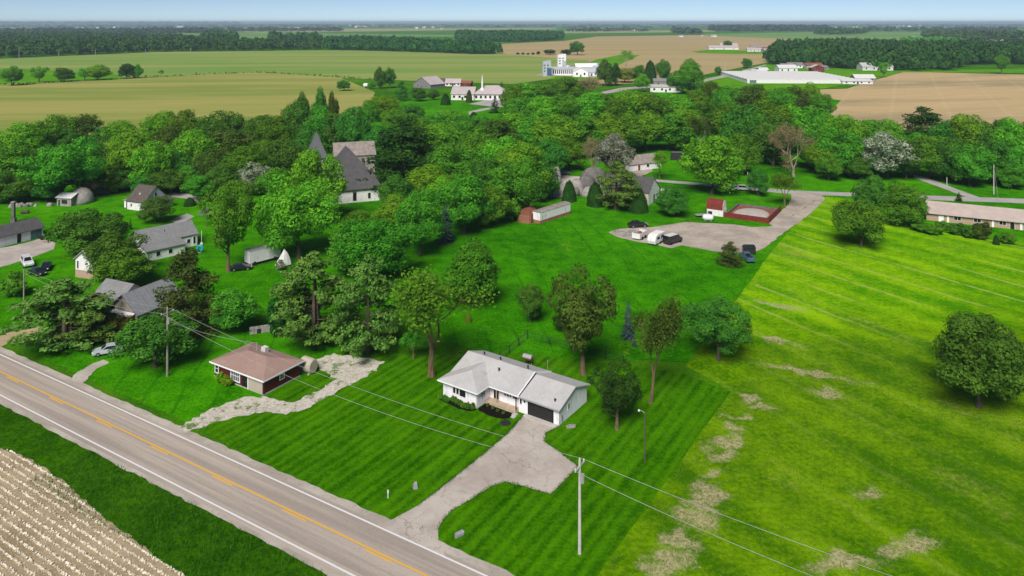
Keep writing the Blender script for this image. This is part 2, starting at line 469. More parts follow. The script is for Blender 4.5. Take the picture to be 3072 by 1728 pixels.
# crop fields and pastures, far to near
sheet('field_far_pasture', PP((-900,118),(420,98),(1180,92),(1160,88),(600,82),(-900,96)), 0.30, 'crop_green')
sheet('field_far_pale', PP((560,84),(860,80),(1160,76),(1400,74),(1400,70),(860,72),(560,76)), 0.30, 'crop_pale')
sheet('field_left_strip', PP((-900,78),(90,74),(90,70),(-900,72)), 0.30, 'crop_tan')
sheet('field_tan', PP((1240,112),(1420,103),(1500,92),(1760,88),(2010,92),(2090,104),(1930,158),(1800,182),(1700,205),(1500,215),(1480,152),(1250,136)), 0.24, 'crop_tan')
sheet('field_green_far', PP((1770,86),(2090,80),(2330,80),(2420,92),(2260,99),(2060,101),(1780,90)), 0.34, 'crop_green')
sheet('field_strip_far', PP((1420,84),(1640,82),(1800,80),(1800,76),(1420,77)), 0.34, 'crop_pale')
sheet('field_tan_far', PP((2250,100),(2800,118),(2800,92),(2420,84),(2240,88)), 0.26, 'crop_pale')
sheet('field_middle', PP((-900,164),(20,147),(400,131),(860,126),(1290,137),(1470,138),(1500,165),(1380,200),(1290,212),(1100,206),(942,200),(859,197),(653,182),(520,187),(300,199),(20,214),(-900,250)), 0.20, 'crop_mid')
sheet('field_near', PP((-1100,262),(20,215),(300,200),(520,187),(653,182),(859,197),(944,233),(935,252),(928,262),(880,300),(860,350),(600,345),(20,340),(-1100,400)), 0.26, 'crop_near')
sheet('pasture_left', PP((-300,196),(20,172),(290,187),(320,197),(20,212),(-300,232)), 0.30, 'pasture')
sheet('pasture_lane', PP((1380,200),(1500,150),(1560,138),(1610,139),(1540,172),(1500,205)), 0.26, 'pasture')
sheet('pasture_right', PP((1700,210),(1850,183),(1930,162),(2080,168),(2230,178),(2700,172),(2700,186),(2270,182),(2200,200),(2070,224),(1900,228)), 0.28, 'pasture')
sheet('pasture_farm', PP((1740,130),(1800,124),(1925,130),(1928,136),(1840,136),(1760,134)), 0.30, 'pasture')
sheet('field_brown', PP((2062,226),(2130,224),(2200,202),(2275,181),(2900,196),(2900,340),(2560,332),(2200,330),(2080,290)), 0.26, 'crop_brown')
sheet('field_edge_grass', PP((2062,250),(2078,247),(2116,254),(2095,272),(2062,290)), 0.32, 'grass_village')
# village grass
sheet('village_grass', PP((-700,330),(20,325),(480,330),(870,318),(930,262),(1010,250),(1140,238),(1290,232),(1400,235),(1700,226),(2060,228),(2090,290),(2300,326),(2900,345),(3300,480),(3300,650),(-1200,900),(-1200,500)), 0.06, 'grass_village')
# meadow to the right of the property line
PL = [S(1700,1860), S(1789,1728), S(1990,1455), S(2194,1175)]
sheet('meadow', [S(1700,1860), S(1789,1728), S(1990,1455), S(2194,1175), S(2060,1100), S(2240,860), S(2300,775), S(2370,690), S(2480,590), S(2560,600), S(2740,690), S(3300,745), S(3500,1060), S(3700,1860), S(3100,2600), S(1900,2600)], 0.070, 'meadow', 1.2, 0.12, 3)
sheet('back_lawn', [S(1250,900), S(1260,750), S(1420,640), S(1700,625), S(1830,640), S(1900,700), S(2100,770), S(2270,800), S(2230,862), S(2060,1090), S(1900,1080), S(1560,1080), S(1330,1030)], 0.078, 'lawn_back', 2.0, 0.3, 5)
sheet('front_lawn', [S(600,1290), S(900,1135), S(1010,1055), S(1250,1070), S(1560,1060), S(2040,1118), S(2190,1177), S(1990,1455), S(1789,1728), S(1690,1870), S(1350,1660), S(1100,1555), S(760,1380)], 0.086, 'lawn_front', 1.5, 0.08, 6)
sheet('yard_grass', [RD(-130,64.6), RD(-46,64.0), RD(-46.5,70), S(830,1290), S(1000,1120), S(1040,1030), S(780,960), S(400,900), S(0,1010)], 0.082, 'verge_lawn' if 'verge_lawn' in M else 'lawn_back', 1.5, 0.2, 8)

# the road
t = NT('asphalt'); v = t.pos(); sv = t.map(v, -ROAD_ANG, (0.03, 1, 1))
n1 = t.noise(sv, 0.9, 4, .6); n2 = t.noise(v, 5.0, 4, .7); n3 = t.noise(t.map(v, -ROAD_ANG, (0.02,1,1)), 2.6, 3)
c = t.mix(t.ramp(n1, .35, .65), srgb(150,139,130), srgb(172,160,149)); c = t.mix(t.math('MULTIPLY', t.ramp(n3, .45, .7), .5), c, srgb(140,129,121))
c = t.mix(t.math('MULTIPLY', t.ramp(n2, .45, .7), .22), c, srgb(98,92,90)); t.finish(c, 0.9, n2, .2, .02)
def paint(name, c):
    t = NT(name); v = t.pos(); n = t.noise(v, 3.5, 5, .75)
    cc = t.mix(t.ramp(n, .58, .78), c, tuple(x*.55 for x in c[:3])+(1,)); t.finish(cc, .7)
paint('paint_white', (0.64,0.64,0.65,1)); paint('paint_yellow', (0.66,0.36,0.04,1))
def gravel(name, a, b, c, sc=2.0):
    t = NT(name); v = t.pos(); n1 = t.noise(v, .16, 5, .65); n2 = t.noise(v, sc, 5, .75); n3 = t.noise(v, sc*5, 2, .6)
    col = t.mix(t.ramp(n1, .35, .65), a, b); col = t.mix(t.math('MULTIPLY', t.ramp(n2, .5, .75), .6), col, c); t.finish(col, .95, t.math('ADD', n2, n3), .6, .05, 0, .1)
gravel('gravel_shoulder', srgb(152,144,134), srgb(178,170,160), srgb(112,106,94))
gravel('gravel_drive', srgb(158,151,140), srgb(185,180,171), srgb(108,100,86))
gravel('gravel_lot', srgb(150,140,130), srgb(176,164,152), srgb(118,108,98), 1.0)
gravel('lane', srgb(151,147,144), srgb(167,163,160), srgb(135,131,126), 1.0)
gravel('dirt_lane', srgb(153,135,104), srgb(171,154,122), srgb(117,108,72), 1.0)
gravel('concrete', srgb(154,144,136), srgb(174,165,158), srgb(131,120,113), 0.7)
def cracked(name):
    t = NT(name); v = t.pos(); n1 = t.noise(v, .16, 5, .65); n2 = t.noise(v, 1.1, 5, .7); n3 = t.noise(v, 9, 2, .6)
    col = t.mix(t.ramp(n1, .35, .65), srgb(158,148,140), srgb(180,171,163)); col = t.mix(t.math('MULTIPLY', t.ramp(n2, .5, .75), .45), col, srgb(150,138,130))
    q = t.n('ShaderNodeVectorMath', operation='ADD'); t.l(v, q.inputs[0])
    nv = t.n('ShaderNodeTexNoise'); nv.inputs['Scale'].default_value = .9; nv.inputs['Detail'].default_value = 5; t.l(v, nv.inputs['Vector'])
    sc_ = t.n('ShaderNodeVectorMath', operation='SCALE'); t.l(nv.outputs['Color'], sc_.inputs[0]); sc_.inputs['Scale'].default_value = 2.2; t.l(sc_.outputs[0], q.inputs[1])
    vo = t.n('ShaderNodeTexVoronoi', feature='DISTANCE_TO_EDGE'); vo.inputs['Scale'].default_value = .24; t.l(q.outputs[0], vo.inputs['Vector'])
    ck = t.math('SUBTRACT', 1.0, t.ramp(vo.outputs['Distance'], .004, .022)); ck = t.math('MULTIPLY', ck, t.ramp(t.noise(v, .22, 3), .42, .6))
    col = t.mix(t.math('MULTIPLY', ck, .42), col, srgb(96,86,72)); st = t.math('MULTIPLY', t.ramp(t.noise(t.map(v, 58, (.35,1,1)), .5, 5, .7), .58, .72), .45)
    col = t.mix(st, col, srgb(128,114,104)); t.finish(col, .92, t.math('ADD', n2, n3), .35, .03, 0, .1)
cracked('old_concrete')
def patchy(name):
    t = NT(name); v = t.pos(); n2 = t.noise(v, 2.0, 5, .75); n3 = t.noise(v, 9, 2, .6); g = t.noise(v, .45, 5, .72)
    col = t.mix(t.ramp(n2, .3, .7), srgb(206,200,190), srgb(158,150,138)); col = t.mix(t.ramp(g, .52, .60), col, t.mix(n2, srgb(36,84,12), srgb(92,124,40))); t.finish(col, .95, t.math('ADD', n2, n3), .7, .06, 0, .1)
patchy('gravel_grassy')
gravel('soil', srgb(138,122,96), srgb(164,148,120), srgb(96,84,62), 2.5)
gravel('mulch', srgb(18,15,10), srgb(30,25,18), srgb(10,10,7), 3.0)
T0, T1 = -260.0, 190.0
def strip(name, n0, n1, z, m, parent=None, t0=T0, t1=T1, step=None, amp=0, seed=1):
    return sheet(name, [RD(t0,n0), RD(t1,n0), RD(t1,n1), RD(t0,n1)], z, m, step, amp, seed, None, parent)
strip('gravel_shoulder', 53.75, 63.25, 0.092, 'gravel_shoulder', None, step=1.0, amp=0.16, seed=11)
road = strip('road', 54.35, 62.25, 0.100, 'asphalt')
for n0, n1, nm, m in ((54.88,55.10,'edge_line','paint_white'), (61.58,61.80,'edge_line','paint_white'), (58.58,58.80,'center_line','paint_yellow')):
    e = strip(nm, n0, n1, 0.106, m, road); del e['kind']
tt = T0
while tt < T1:
    e = strip('passing_dash', 58.24, 58.44, 0.106, 'paint_yellow', road, tt, tt+3.6); del e['kind']
    tt += 12.2

# verge and the corn stubble across the road
strip('verge', 46.0, 53.9, 0.085, 'verge', None, step=1.0, amp=0.25, seed=12)
FE = [(20,1135),(150,1210),(260,1300),(400,1410),(470,1449)]   # edge of the stubble
stub_poly = PP((20,1135),(90,1165),(160,1215),(260,1305),(345,1360),(400,1412),(480,1460),(600,1600),(900,2100)) 
stub_poly = [RD(-150, 44.5)] + stub_poly + [RD(60, 20), RD(-150, 0)]
sheet('corn_stubble_field', stub_poly, 0.100, 'soil', 0.8, 0.25, 13)

# drives
drive = [S(*q) for q in ((1572,1246),(1526,1301),(1441,1372),(1335,1457),(1250,1522),(1180,1560),(1130,1575),(1175,1600),(1262,1640),(1335,1672),(1316,1628),(1313,1590),(1330,1560),(1350,1538),(1416,1497),(1470,1462),(1516,1447),(1576,1462),(1652,1485),(1735,1402),(1677,1357),(1632,1326),(1638,1300),(1677,1281))]
sheet('driveway', drive, 0.104, 'old_concrete', 0.9, 0.05, 14)
sheet('gravel_drive', [S(*q) for q in ((535,1282),(640,1228),(720,1195),(800,1192),(880,1212),(960,1170),(1010,1140),(960,1110),(945,1080),(1000,1063),(1090,1075),(1150,1085),(1120,1120),(1060,1150),(1000,1185),(930,1222),(860,1245),(780,1238),(700,1255),(600,1285),(560,1300))], 0.104, 'gravel_grassy', 0.6, 0.35, 15)
sheet('dirt_drive', PP((-60,872),(20,838),(110,822),(108,832),(60,850),(20,866),(-60,900)), 0.102, 'dirt_lane', 1.0, 0.1, 16)
sheet('dirt_track', PP((185,945),(235,915),(262,905),(275,915),(240,930),(208,968),(180,960)), 0.102, 'gravel_drive', 0.6, 0.15, 17)
sheet('gravel_lot', PP((1530,585),(1560,576),(1640,572),(1725,560),(1840,565),(1890,572),(1945,570),(2000,540),(2050,505),(2075,498),(2068,512),(2010,560),(1960,595),(1925,625),(1880,640),(1790,632),(1715,618),(1690,625),(1625,612),(1560,600)), 0.110, 'gravel_lot', 1.6, 0.25, 18)
sheet('gravel_lane', PP((1990,485),(2060,488),(2075,498),(2050,505),(2000,540),(1945,570),(1930,560),(1985,515),(1990,500)), 0.114, 'gravel_lot', 1.6, 0.15, 19)
sheet('village_road', PP((1560,438),(1650,452),(1760,461),(1850,469),(2000,480),(2160,486),(2320,492),(2900,512),(2900,524),(2320,503),(2160,495),(2000,490),(1850,476),(1760,467),(1650,458),(1560,444)), 0.106, 'lane', 3, 0.1, 20)
sheet('side_drive', PP((2297,440),(2330,446),(2390,470),(2450,492),(2480,502),(2440,500),(2370,474),(2300,448)), 0.110, 'lane', 3, 0.1, 21)
sheet('shed_apron', PP((-120,640),(20,622),(65,612),(105,600),(140,612),(135,628),(70,652),(20,668),(-120,700)), 0.110, 'concrete', 2, 0.1, 22)
sheet('house_drive', PP((436,484),(500,492),(500,508),(462,500),(432,496)), 0.106, 'lane', 2, 0.1, 23)
sheet('back_path', PP((300,470),(340,472),(340,477),(300,475)), 0.106, 'lane', 2, 0.1, 24)
sheet('patio', PP((425,556),(470,538),(490,545),(450,565)), 0.108, 'lane', 1, 0.1, 25)
sheet('car_park', PP((1180,262),(1250,246),(1290,240),(1330,252),(1300,268),(1250,270)), 0.14, 'lane', 4, 0.3, 26)
sheet('church_path', PP((1178,282),(1210,274),(1240,270),(1245,273),(1200,282),(1182,290)), 0.14, 'lane', 4, 0.2, 27)
sheet('mill_road', PP((1500,235),(1560,222),(1600,219),(1720,212),(1820,190),(1925,163),(1928,165),(1830,194),(1720,217),(1600,224),(1520,238)), 0.34, 'lane', 8, 0.3, 28)
sheet('yard_track', PP((1670,228),(1720,212),(1740,214),(1690,232)), 0.33, 'lane', 6, .3, 29)
# ---------------------------------------------------------------- trees
NR = np.random.RandomState
def cards(C, N, size, rs, aspect=0.6, fold=0.0):
    n = len(C)
    N = N / (np.linalg.norm(N, axis=1, keepdims=True) + 1e-9)
    r = rs.randn(n, 3)
    T = np.cross(N, r); T /= (np.linalg.norm(T, axis=1, keepdims=True) + 1e-9)
    B = np.cross(N, T)
    sz = (size * rs.uniform(0.65, 1.35, n))[:, None]
    up = N * sz * fold
    V = np.stack([C - T*sz*.5, C + B*sz*.5*aspect + up, C + T*sz*.5, C - B*sz*.5*aspect + up], 1).reshape(-1, 3)
    F = np.arange(4*n).reshape(n, 4)
    return V, F
def sph(n, rs):
    d = rs.randn(n, 3); d /= np.linalg.norm(d, axis=1, keepdims=True)
    return d
def lobes_to_cards(L, rs, per_area, size, jitter=0.36, flat=0.85, up=0.32, cull=0.72, out=0.0):
    """L rows: cx cy cz r ; leaves on the lobe shells, those buried in another lobe dropped"""
    Cs, Ns = [], []
    L = np.asarray(L)
    cen = L[:, :3].mean(0)
    for (cx, cy, cz, r) in L:
        n = max(12, int(per_area * r * r))
        d = sph(n, rs)
        od = np.array([cx, cy, cz]) - cen; od /= (np.linalg.norm(od) + 1e-6)
        keep = (d @ od) > rs.uniform(-1.0, 0.1, n)
        d = d[keep]; n = len(d)
        bump = 1 + 0.13*np.sin(d[:,0]*7+cx*3)*np.cos(d[:,1]*6+cy*5) + 0.10*np.sin(d[:,2]*9+cz*4)
        rad = r * rs.uniform(0.70, 1.06, n) * bump
        c = np.array([cx, cy, cz]) + d * rad[:, None] * np.array([1, 1, flat])
        Cs.append(c); Ns.append(d + rs.randn(n, 3)*jitter + np.array([0, 0, up]) + od*out)
    C = np.concatenate(Cs); N = np.concatenate(Ns)
    D = np.linalg.norm((C[:, None, :] - L[None, :, :3]) / np.array([1, 1, flat]), axis=2) / L[None, :, 3]
    ok = D.min(1) > cull*rs.uniform(0.6, 1.0, len(C))
    return cards(C[ok], N[ok], size, rs)
def trunk_mesh(name, mb, m): 
    me = bpy.data.meshes.new(name); me.from_pydata(mb.v, [], mb.f); me.materials.append(M[m]); return me
def limbs(mb, base, tips, r0, rs, fork=(0.25, 0.5), n=5, bend=0.12):
    for tp in tips:
        f = rs.uniform(*fork)
        a = np.array(base(f)); b = np.array(tp)
        m_ = (a+b)/2 + np.array([0, 0, -1])*bend*np.linalg.norm(b-a) + rs.randn(3)*0.15
        mb.tube([a, m_, b], [r0*(1-f)*0.62, r0*.3, r0*.09], n)

def broad(seed, H=10.0, W=10.0, nl=34, dens=190, size=0.36, base=0.22, shape='round', jit=0.36, lob=(0.24,0.36), spread=(0.45,0.80), trunk_r=0.24, gaps=0.0, bark='bark', inner=0.5):
    rs = NR(seed)
    zc = H*(base + (1-base)*0.5); rz = H*(1-base)*0.5; rx = W*0.5
    L = []
    d = sph(nl*3, rs); d = d[d[:,2] > -0.92][:nl]
    for i, q in enumerate(d):
        u = rs.uniform(*spread); r = rs.uniform(*lob)*min(rx, rz*1.1)
        z = q[2]*u
        k = 1.0
        if shape == 'oval': k = 1.0 - 0.35*max(0, z)
        if shape == 'vase': k = 0.72 + 0.35*max(-.6, z)
        if shape == 'cone': k = 0.95 - 0.75*max(-.4, z)
        if shape == 'flat': k = 1.0; z = z*0.85
        L.append((q[0]*u*rx*k, q[1]*u*rx*k, zc + z*rz*1.05, r*(0.8+0.4*k if shape=='cone' else 1)))
    for _ in range(5):
        q = rs.randn(3)*0.18
        L.append((q[0]*rx, q[1]*rx, zc+q[2]*rz, 0.4*min(rx,rz)))
    if gaps:
        L = [l for l in L if rs.uniform() > gaps]
    V, F = lobes_to_cards(L, rs, dens, size, jit)
    ni = int(len(F)*0.12*inner)
    if ni:
        d = sph(ni, rs)*rs.uniform(0.2,0.75,(ni,1)); C = d*np.array([rx,rx,rz*.9]) + np.array([0,0,zc])
        V2, F2 = cards(C, rs.randn(ni,3), size*1.7, rs)
        F = np.concatenate([F, F2+len(V)]); V = np.concatenate([V, V2])
    mb = MB()
    bx, by = rs.uniform(-.3,.3,2)
    pts = [(0,0,-.15),(bx*.2,by*.2,H*base*.6),(bx*.6,by*.6,H*base*1.2),(bx,by,H*(base+.25)),(bx*.5,by*.5,H*.72)]
    mb.tube(pts, [trunk_r*1.5, trunk_r, trunk_r*.85, trunk_r*.55, trunk_r*.12], 7)
    def bs(f): 
        z = H*(base*.75 + f*.45); return (bx*f, by*f, z)
    tips = [L[i][:3] for i in rs.permutation(len(L))[:11]]
    limbs(mb, bs, tips, trunk_r, rs, (0.0,0.75))
    return np_mesh('crown', V, F, 'leaf_mid'), trunk_mesh('trunk', mb, bark)

def sparse(seed, H=10.0, W=8.0, base=0.32, ncl=70, per=55, size=0.30, trunk_r=0.2, bark='bark_warm', shape='vase', reach=1.0, cl=(.25,.55)):
    rs = NR(seed); mb = MB(); tips = []
    def grow(p, d, L, r, lev):
        q = p + d*L
        mid = (p+q)/2 + rs.randn(3)*L*.06
        mb.tube([p, mid, q], [r, r*.8, r*.6], 5 if lev < 2 else 4)
        if lev >= 4: tips.append(q); return
        if lev >= 2: tips.append(mid)
        for k in range(3 if lev < 2 else 2):
            nd = d + rs.randn(3)*(.42 if lev else .5); nd[2] = nd[2]*.75+.22
            nd /= np.linalg.norm(nd)
            grow(q, nd, L*rs.uniform(.62,.82), r*.58, lev+1)
    mb.tube([(0,0,-.15),(0.05,0,H*base*.5),(0,0.05,H*base)],[trunk_r*1.5,trunk_r,trunk_r*.9],7)
    for k in range(3):
        a = 2*math.pi*(k/3+rs.uniform(0,.2)); d = np.array([math.cos(a)*.55, math.sin(a)*.55, .95]); d /= np.linalg.norm(d)
        grow(np.array([0,.05,H*base]), d, H*.2*reach, trunk_r*.65, 0)
    T = np.array(tips)
    # squeeze into the wanted envelope
    top = T[:,2].max(); wid = np.abs(T[:,:2]).max()
    sx, sz = (W*.46)/wid, (H*.95-H*base)/(top-H*base)
    def fit(A):
        A = np.array(A, dtype=float); up = np.clip((A[:,2]-H*base)/(H*.15), 0, 1)
        A[:,0] *= 1+(sx-1)*up; A[:,1] *= 1+(sx-1)*up
        A[:,2] = np.where(A[:,2] > H*base, H*base+(A[:,2]-H*base)*sz, A[:,2]); return A
    T = fit(T); mb.v = [tuple(p) for p in fit(mb.v)]
    idx = rs.choice(len(T), ncl)
    Cs = T[idx][:,None,:] + rs.randn(ncl, per, 3)*rs.uniform(cl[0], cl[1], (ncl,1,1))*np.array([1,1,.8])
    C = Cs.reshape(-1,3)
    V, F = cards(C, rs.randn(len(C),3)+np.array([0,0,.6]), size, rs)
    return np_mesh('crown', V, F, 'leaf_mid'), trunk_mesh('trunk', mb, bark)

def spruce(seed, H=10.0, W=5.0, lev=18, nb=11, size=0.34, base=0.04, droop=0.25, pw=0.9, trunk_r=0.14):
    rs = NR(seed); Cs, Ns = [], []
    for i in range(lev):
        f = i/(lev-1); z = H*(base + (1-base)*f); L = W*.5*((1-f)**pw)*rs.uniform(.88,1.12) + .12
        for k in range(max(4, int(nb*(1-f*.55)))):
            a = rs.uniform(0, 2*math.pi); l = L*rs.uniform(.75,1.1)
            n = max(5, int(l*26)); s = rs.uniform(.25,1,n)
            c = np.stack([np.cos(a)*l*s, np.sin(a)*l*s, z - droop*l*s**1.3 + .04*rs.randn(n)], 1) 
            side = np.array([-math.sin(a), math.cos(a), 0])
            c += side*(rs.uniform(-1,1,n)*l*.22*(1.15-s))[:,None]
            Cs.append(c); Ns.append(np.stack([np.cos(a)*.5+rs.randn(n)*.3, np.sin(a)*.5+rs.randn(n)*.3, np.full(n,.9)],1))
    V, F = cards(np.concatenate(Cs), np.concatenate(Ns), size, rs, 0.5)
    mb = MB(); mb.tube([(0,0,-.1),(0,0,H*.5),(0,0,H*.97)],[trunk_r*1.4,trunk_r*.8,.02],6)
    return np_mesh('crown', V, F, 'leaf_spruce'), trunk_mesh('trunk', mb, 'bark')

def pine(seed, H=10.0, W=7.5, base=0.22, lev=9, size=0.34, dens=170, shape='pine', trunk_r=0.2, flat=0.42, ntr=1, fat=1.35):
    rs = NR(seed); L = []; mb = MB()
    for i in range(lev):
        f = i/(lev-1); z = H*(base + (0.97-base)*f)
        env = (math.sin(math.pi*min(1,.25+.75*f))**.7 if shape == 'pine' else (1-f)**.6*1.0)*W*.5 + .25
        if shape == 'cedar': env = W*.5*(1-.75*f**1.6)
        for k in range(rs.randint(4,7)):
            a = rs.uniform(0, 2*math.pi); l = env*rs.uniform(.6,1.08)
            tip = np.array([math.cos(a)*l, math.sin(a)*l, z+rs.uniform(-.2,.35)])
            mb.tube([(0,0,z-.3),tuple(tip*np.array([.5,.5,1])+np.array([0,0,-.12])),tuple(tip)],[trunk_r*.35*(1-f*.6),trunk_r*.2,.02],4)
            for s in (.45,.75,1.0):
                L.append((tip[0]*s+rs.randn()*.1, tip[1]*s+rs.randn()*.1, z-.05+(tip[2]-z)*s, rs.uniform(.38,.62)*(0.55+.45*env/(W*.5))*(1.1-.25*s)*W/7.5*fat))
    L.append((0,0,H*.95,.4))
    V, F = lobes_to_cards(L, rs, dens, size, 0.5, flat, 0.5, 0.6)
    for j in range(ntr):
        ox, oy = (rs.uniform(-.5,.5,2) if j else (0,0))
        mb.tube([(ox,oy,-.15),(ox*.6,oy*.6,H*.4),(0,0,H*.95)],[trunk_r*1.3,trunk_r*.8,.03],6)
    return np_mesh('crown', V, F, 'leaf_pine'), trunk_mesh('trunk', mb, 'bark')

def dome(seed, H=3.0, W=3.0, n=5200, size=0.17, pointed=0.0, rough=0.05):
    rs = NR(seed); d = sph(n, rs); d[:,2] = np.abs(d[:,2])*1.05 - .12
    k = 1 - pointed*np.clip(d[:,2],0,1)
    rad = rs.uniform(.86,1.0,n)*(1+rough*np.sin(d[:,0]*9+1)*np.cos(d[:,1]*8)*np.sin(d[:,2]*7+2))
    C = np.stack([d[:,0]*k*rad*W*.5, d[:,1]*k*rad*W*.5, np.clip(d[:,2],0,None)**(1-.2*pointed)*rad*H+.03],1)
    V, F = cards(C, d+rs.randn(n,3)*.45, size, rs)
    mb = MB(); mb.tube([(0,0,-.1),(0,0,H*.5)],[.09,.05],6)
    return np_mesh('crown', V, F, 'leaf_dark'), trunk_mesh('trunk', mb, 'bark')

PROTO = {
 'round': [broad(11, base=.07), broad(12, nl=44, lob=(.2,.32), base=.09), broad(13, nl=36, base=.06), broad(14, base=.05, nl=40, shape='oval')],
 'tall':  [broad(21, shape='oval', base=.07, nl=36), broad(22, shape='oval', base=.09, nl=40, lob=(.2,.34)), broad(23, shape='cone', base=.05, nl=38)],
 'big':   [broad(31, base=.10, dens=270, size=.29, nl=46, lob=(.19,.30)), broad(32, dens=270, size=.29, nl=50, lob=(.18,.28), shape='oval', base=.09)],
 'clump': [broad(41, nl=30, lob=(.17,.27), spread=(.6,.95), gaps=.12, size=.29, dens=300, base=.20, shape='vase', bark='bark_warm', inner=.2)],
 'ball':  [broad(45, nl=60, lob=(.2,.27), spread=(.62,.86), size=.25, dens=300, base=.20, trunk_r=.2)],
 'low':   [broad(51, H=10, base=.05, nl=38, shape='flat', lob=(.22,.32)), broad(52, H=10, base=.04, nl=42, shape='flat', lob=(.2,.3))],
 'sparse':[sparse(61, ncl=90, per=60)],
 'airy':  [sparse(63, H=10, W=7, base=.26, ncl=120, per=60, size=.28, cl=(.35,.7))],
 'bare':  [sparse(65, H=10, W=8, base=.18, ncl=150, per=60, size=.17, bark='bark_pale', cl=(.25,.6)), sparse(66, H=10, W=8, base=.15, ncl=120, per=60, size=.18, bark='bark_pale', cl=(.2,.5))],
 'spruce':[spruce(71), spruce(72, lev=20, nb=12)],
 'cone':  [spruce(73, W=4.6, lev=24, nb=16, size=.26, droop=.12, pw=.62)],
 'pine':  [pine(81, lev=12, dens=210, flat=.68, base=.10, fat=1.5), pine(82, lev=12, ntr=3, base=.14, dens=210, flat=.68, fat=1.5)],
 'cedar': [pine(83, shape='cedar', lev=15, base=.05, size=.28, dens=190, flat=.9, W=7.0, fat=1.7), pine(84, shape='cedar', lev=14, base=.04, W=8.0, size=.28, dens=180, flat=.8, fat=1.6)],
 'dome':  [dome(91, 10, 10, 9000, .55), dome(92, 10, 10, 9000, .55, .18)],
 'shrub': [broad(95, H=10, W=10, base=.02, nl=26, dens=90, size=.75, lob=(.26,.4), trunk_r=.2), broad(96, H=10, W=10, base=.02, nl=30, dens=90, size=.75, lob=(.22,.36), trunk_r=.2)],
}
NOMW = {'round':10,'tall':10,'big':10,'clump':10,'ball':10,'low':10,'sparse':8,'airy':7,'bare':8,'spruce':5,'cone':4.6,'pine':7.5,'cedar':7.4,'dome':10,'shrub':10}
TRN = random.Random(5)
WF = {'round':1.2,'tall':1.15,'big':1.12,'clump':1.18,'ball':1.06,'low':1.08,'pine':1.15,'cedar':1.1,'airy':1.15,'bare':1.1}
COUNT = {}
def tree(x, yt, yb, wd, kind, mat, label, name=None, group=None, lean=None, bx=None, rot=None, bark=None):
    """x, yt, yb, wd: centre, top row, base row and width measured in the picture; bx: base x if the stem leans"""
    m_ = MPP(yb); H = (yb-yt)*m_*1.02; W = wd*m_*WF.get(kind, 1.0)
    p = P(bx if bx is not None else x, yb)
    pr = PROTO[kind]; COUNT[kind] = COUNT.get(kind, 0)+1
    cm, tm = pr[COUNT[kind] % len(pr)]
    nm = name or ('shrub' if kind in ('shrub','dome') else 'conifer_tree' if kind in ('spruce','cone','pine','cedar') else 'leafy_tree')
    T = thing(nm, label, 'shrub' if nm == 'shrub' or nm == 'hedge_shrub' else 'tree', (p[0], p[1], .08), rot if rot is not None else TRN.uniform(0,360), group)
    s = W/NOMW[kind]
    T.scale = (s, s*TRN.uniform(.9,1.1), H/10.0)
    if lean: T.rotation_euler = (0, R(lean), 0)
    c = link('crown', cm, T); 
    c.material_slots[0].link = 'OBJECT'; c.material_slots[0].material = M['leaf_'+mat]
    k = link('trunk', tm, T)
    if bark: k.material_slots[0].link = 'OBJECT'; k.material_slots[0].material = M[bark]
    return T

# near and single trees, each one told apart
tree(1808,757,908,176,'ball','dark','round-headed dark green tree standing alone right of the white house')
tree(2462,786,1026,225,'big','dark','large dark green tree at the right edge of the meadow')
tree(1466,674,944,196,'clump','olive','brownish green tree with stout trunk behind the white house','leafy_tree',rot=40,bark='bark_warm')
tree(1335,706,812,70,'tall','dark','dense oval dark green tree on back lawn left of brownish tree')
tree(1190,604,770,126,'tall','emerald','tall oval bright green tree in the middle of the back lawn')
tree(1085,688,948,205,'airy','mid','open airy tree with slender brown trunk left of the white house',bark='bark_warm')
tree(1580,758,852,46,'spruce','spruce','dark narrow spruce just behind the brownish green tree')
tree(1596,854,872,18,'spruce','spruce','knee-high dark conifer on grass below the narrow spruce')
tree(1672,756,1016,112,'airy','olive','thin leaning olive green tree behind the garage corner',bx=1636,lean=7,bark='bark_warm',rot=10)
tree(1552,915,1082,140,'clump','deep','low dark tree with forked trunk beside the garage',bark='bark_warm')
tree(1412,786,832,46,'shrub','deep','low dark shrub tucked behind the oval dark tree')
tree(790,636,868,180,'pine','pine','tall feathery pine with several stems behind the maroon house')
tree(926,648,892,160,'pine','pine','slimmer drooping pine next to the airy tree')
tree(700,742,845,80,'shrub','deep','dark spreading shrub between cedar and feathery pine')
tree(760,772,850,80,'shrub','dark','dark green shrub at foot of the feathery pine')
tree(1040,838,905,80,'sparse','mid','small thin sapling bending under the airy tree')
tree(1120,515,610,58,'spruce','spruce','blue-black spruce at left edge of the back lawn')
tree(1178,783,812,15,'dome','gold','tiny brown bush alone on the back lawn')
tree(2166,500,622,122,'round','mid','front tree of the trio beside the brick house')
tree(2196,444,560,88,'tall','dark','tall dark back tree of the trio beside the brick house')
tree(2280,464,572,90,'round','mid','right-hand tree of the trio nearest the brick house')
tree(1692,470,545,78,'round','dark','rounded green tree left of the gravel lot')
tree(1834,612,668,60,'cedar','cedar','ragged brown-green juniper at the front of gravel lot')
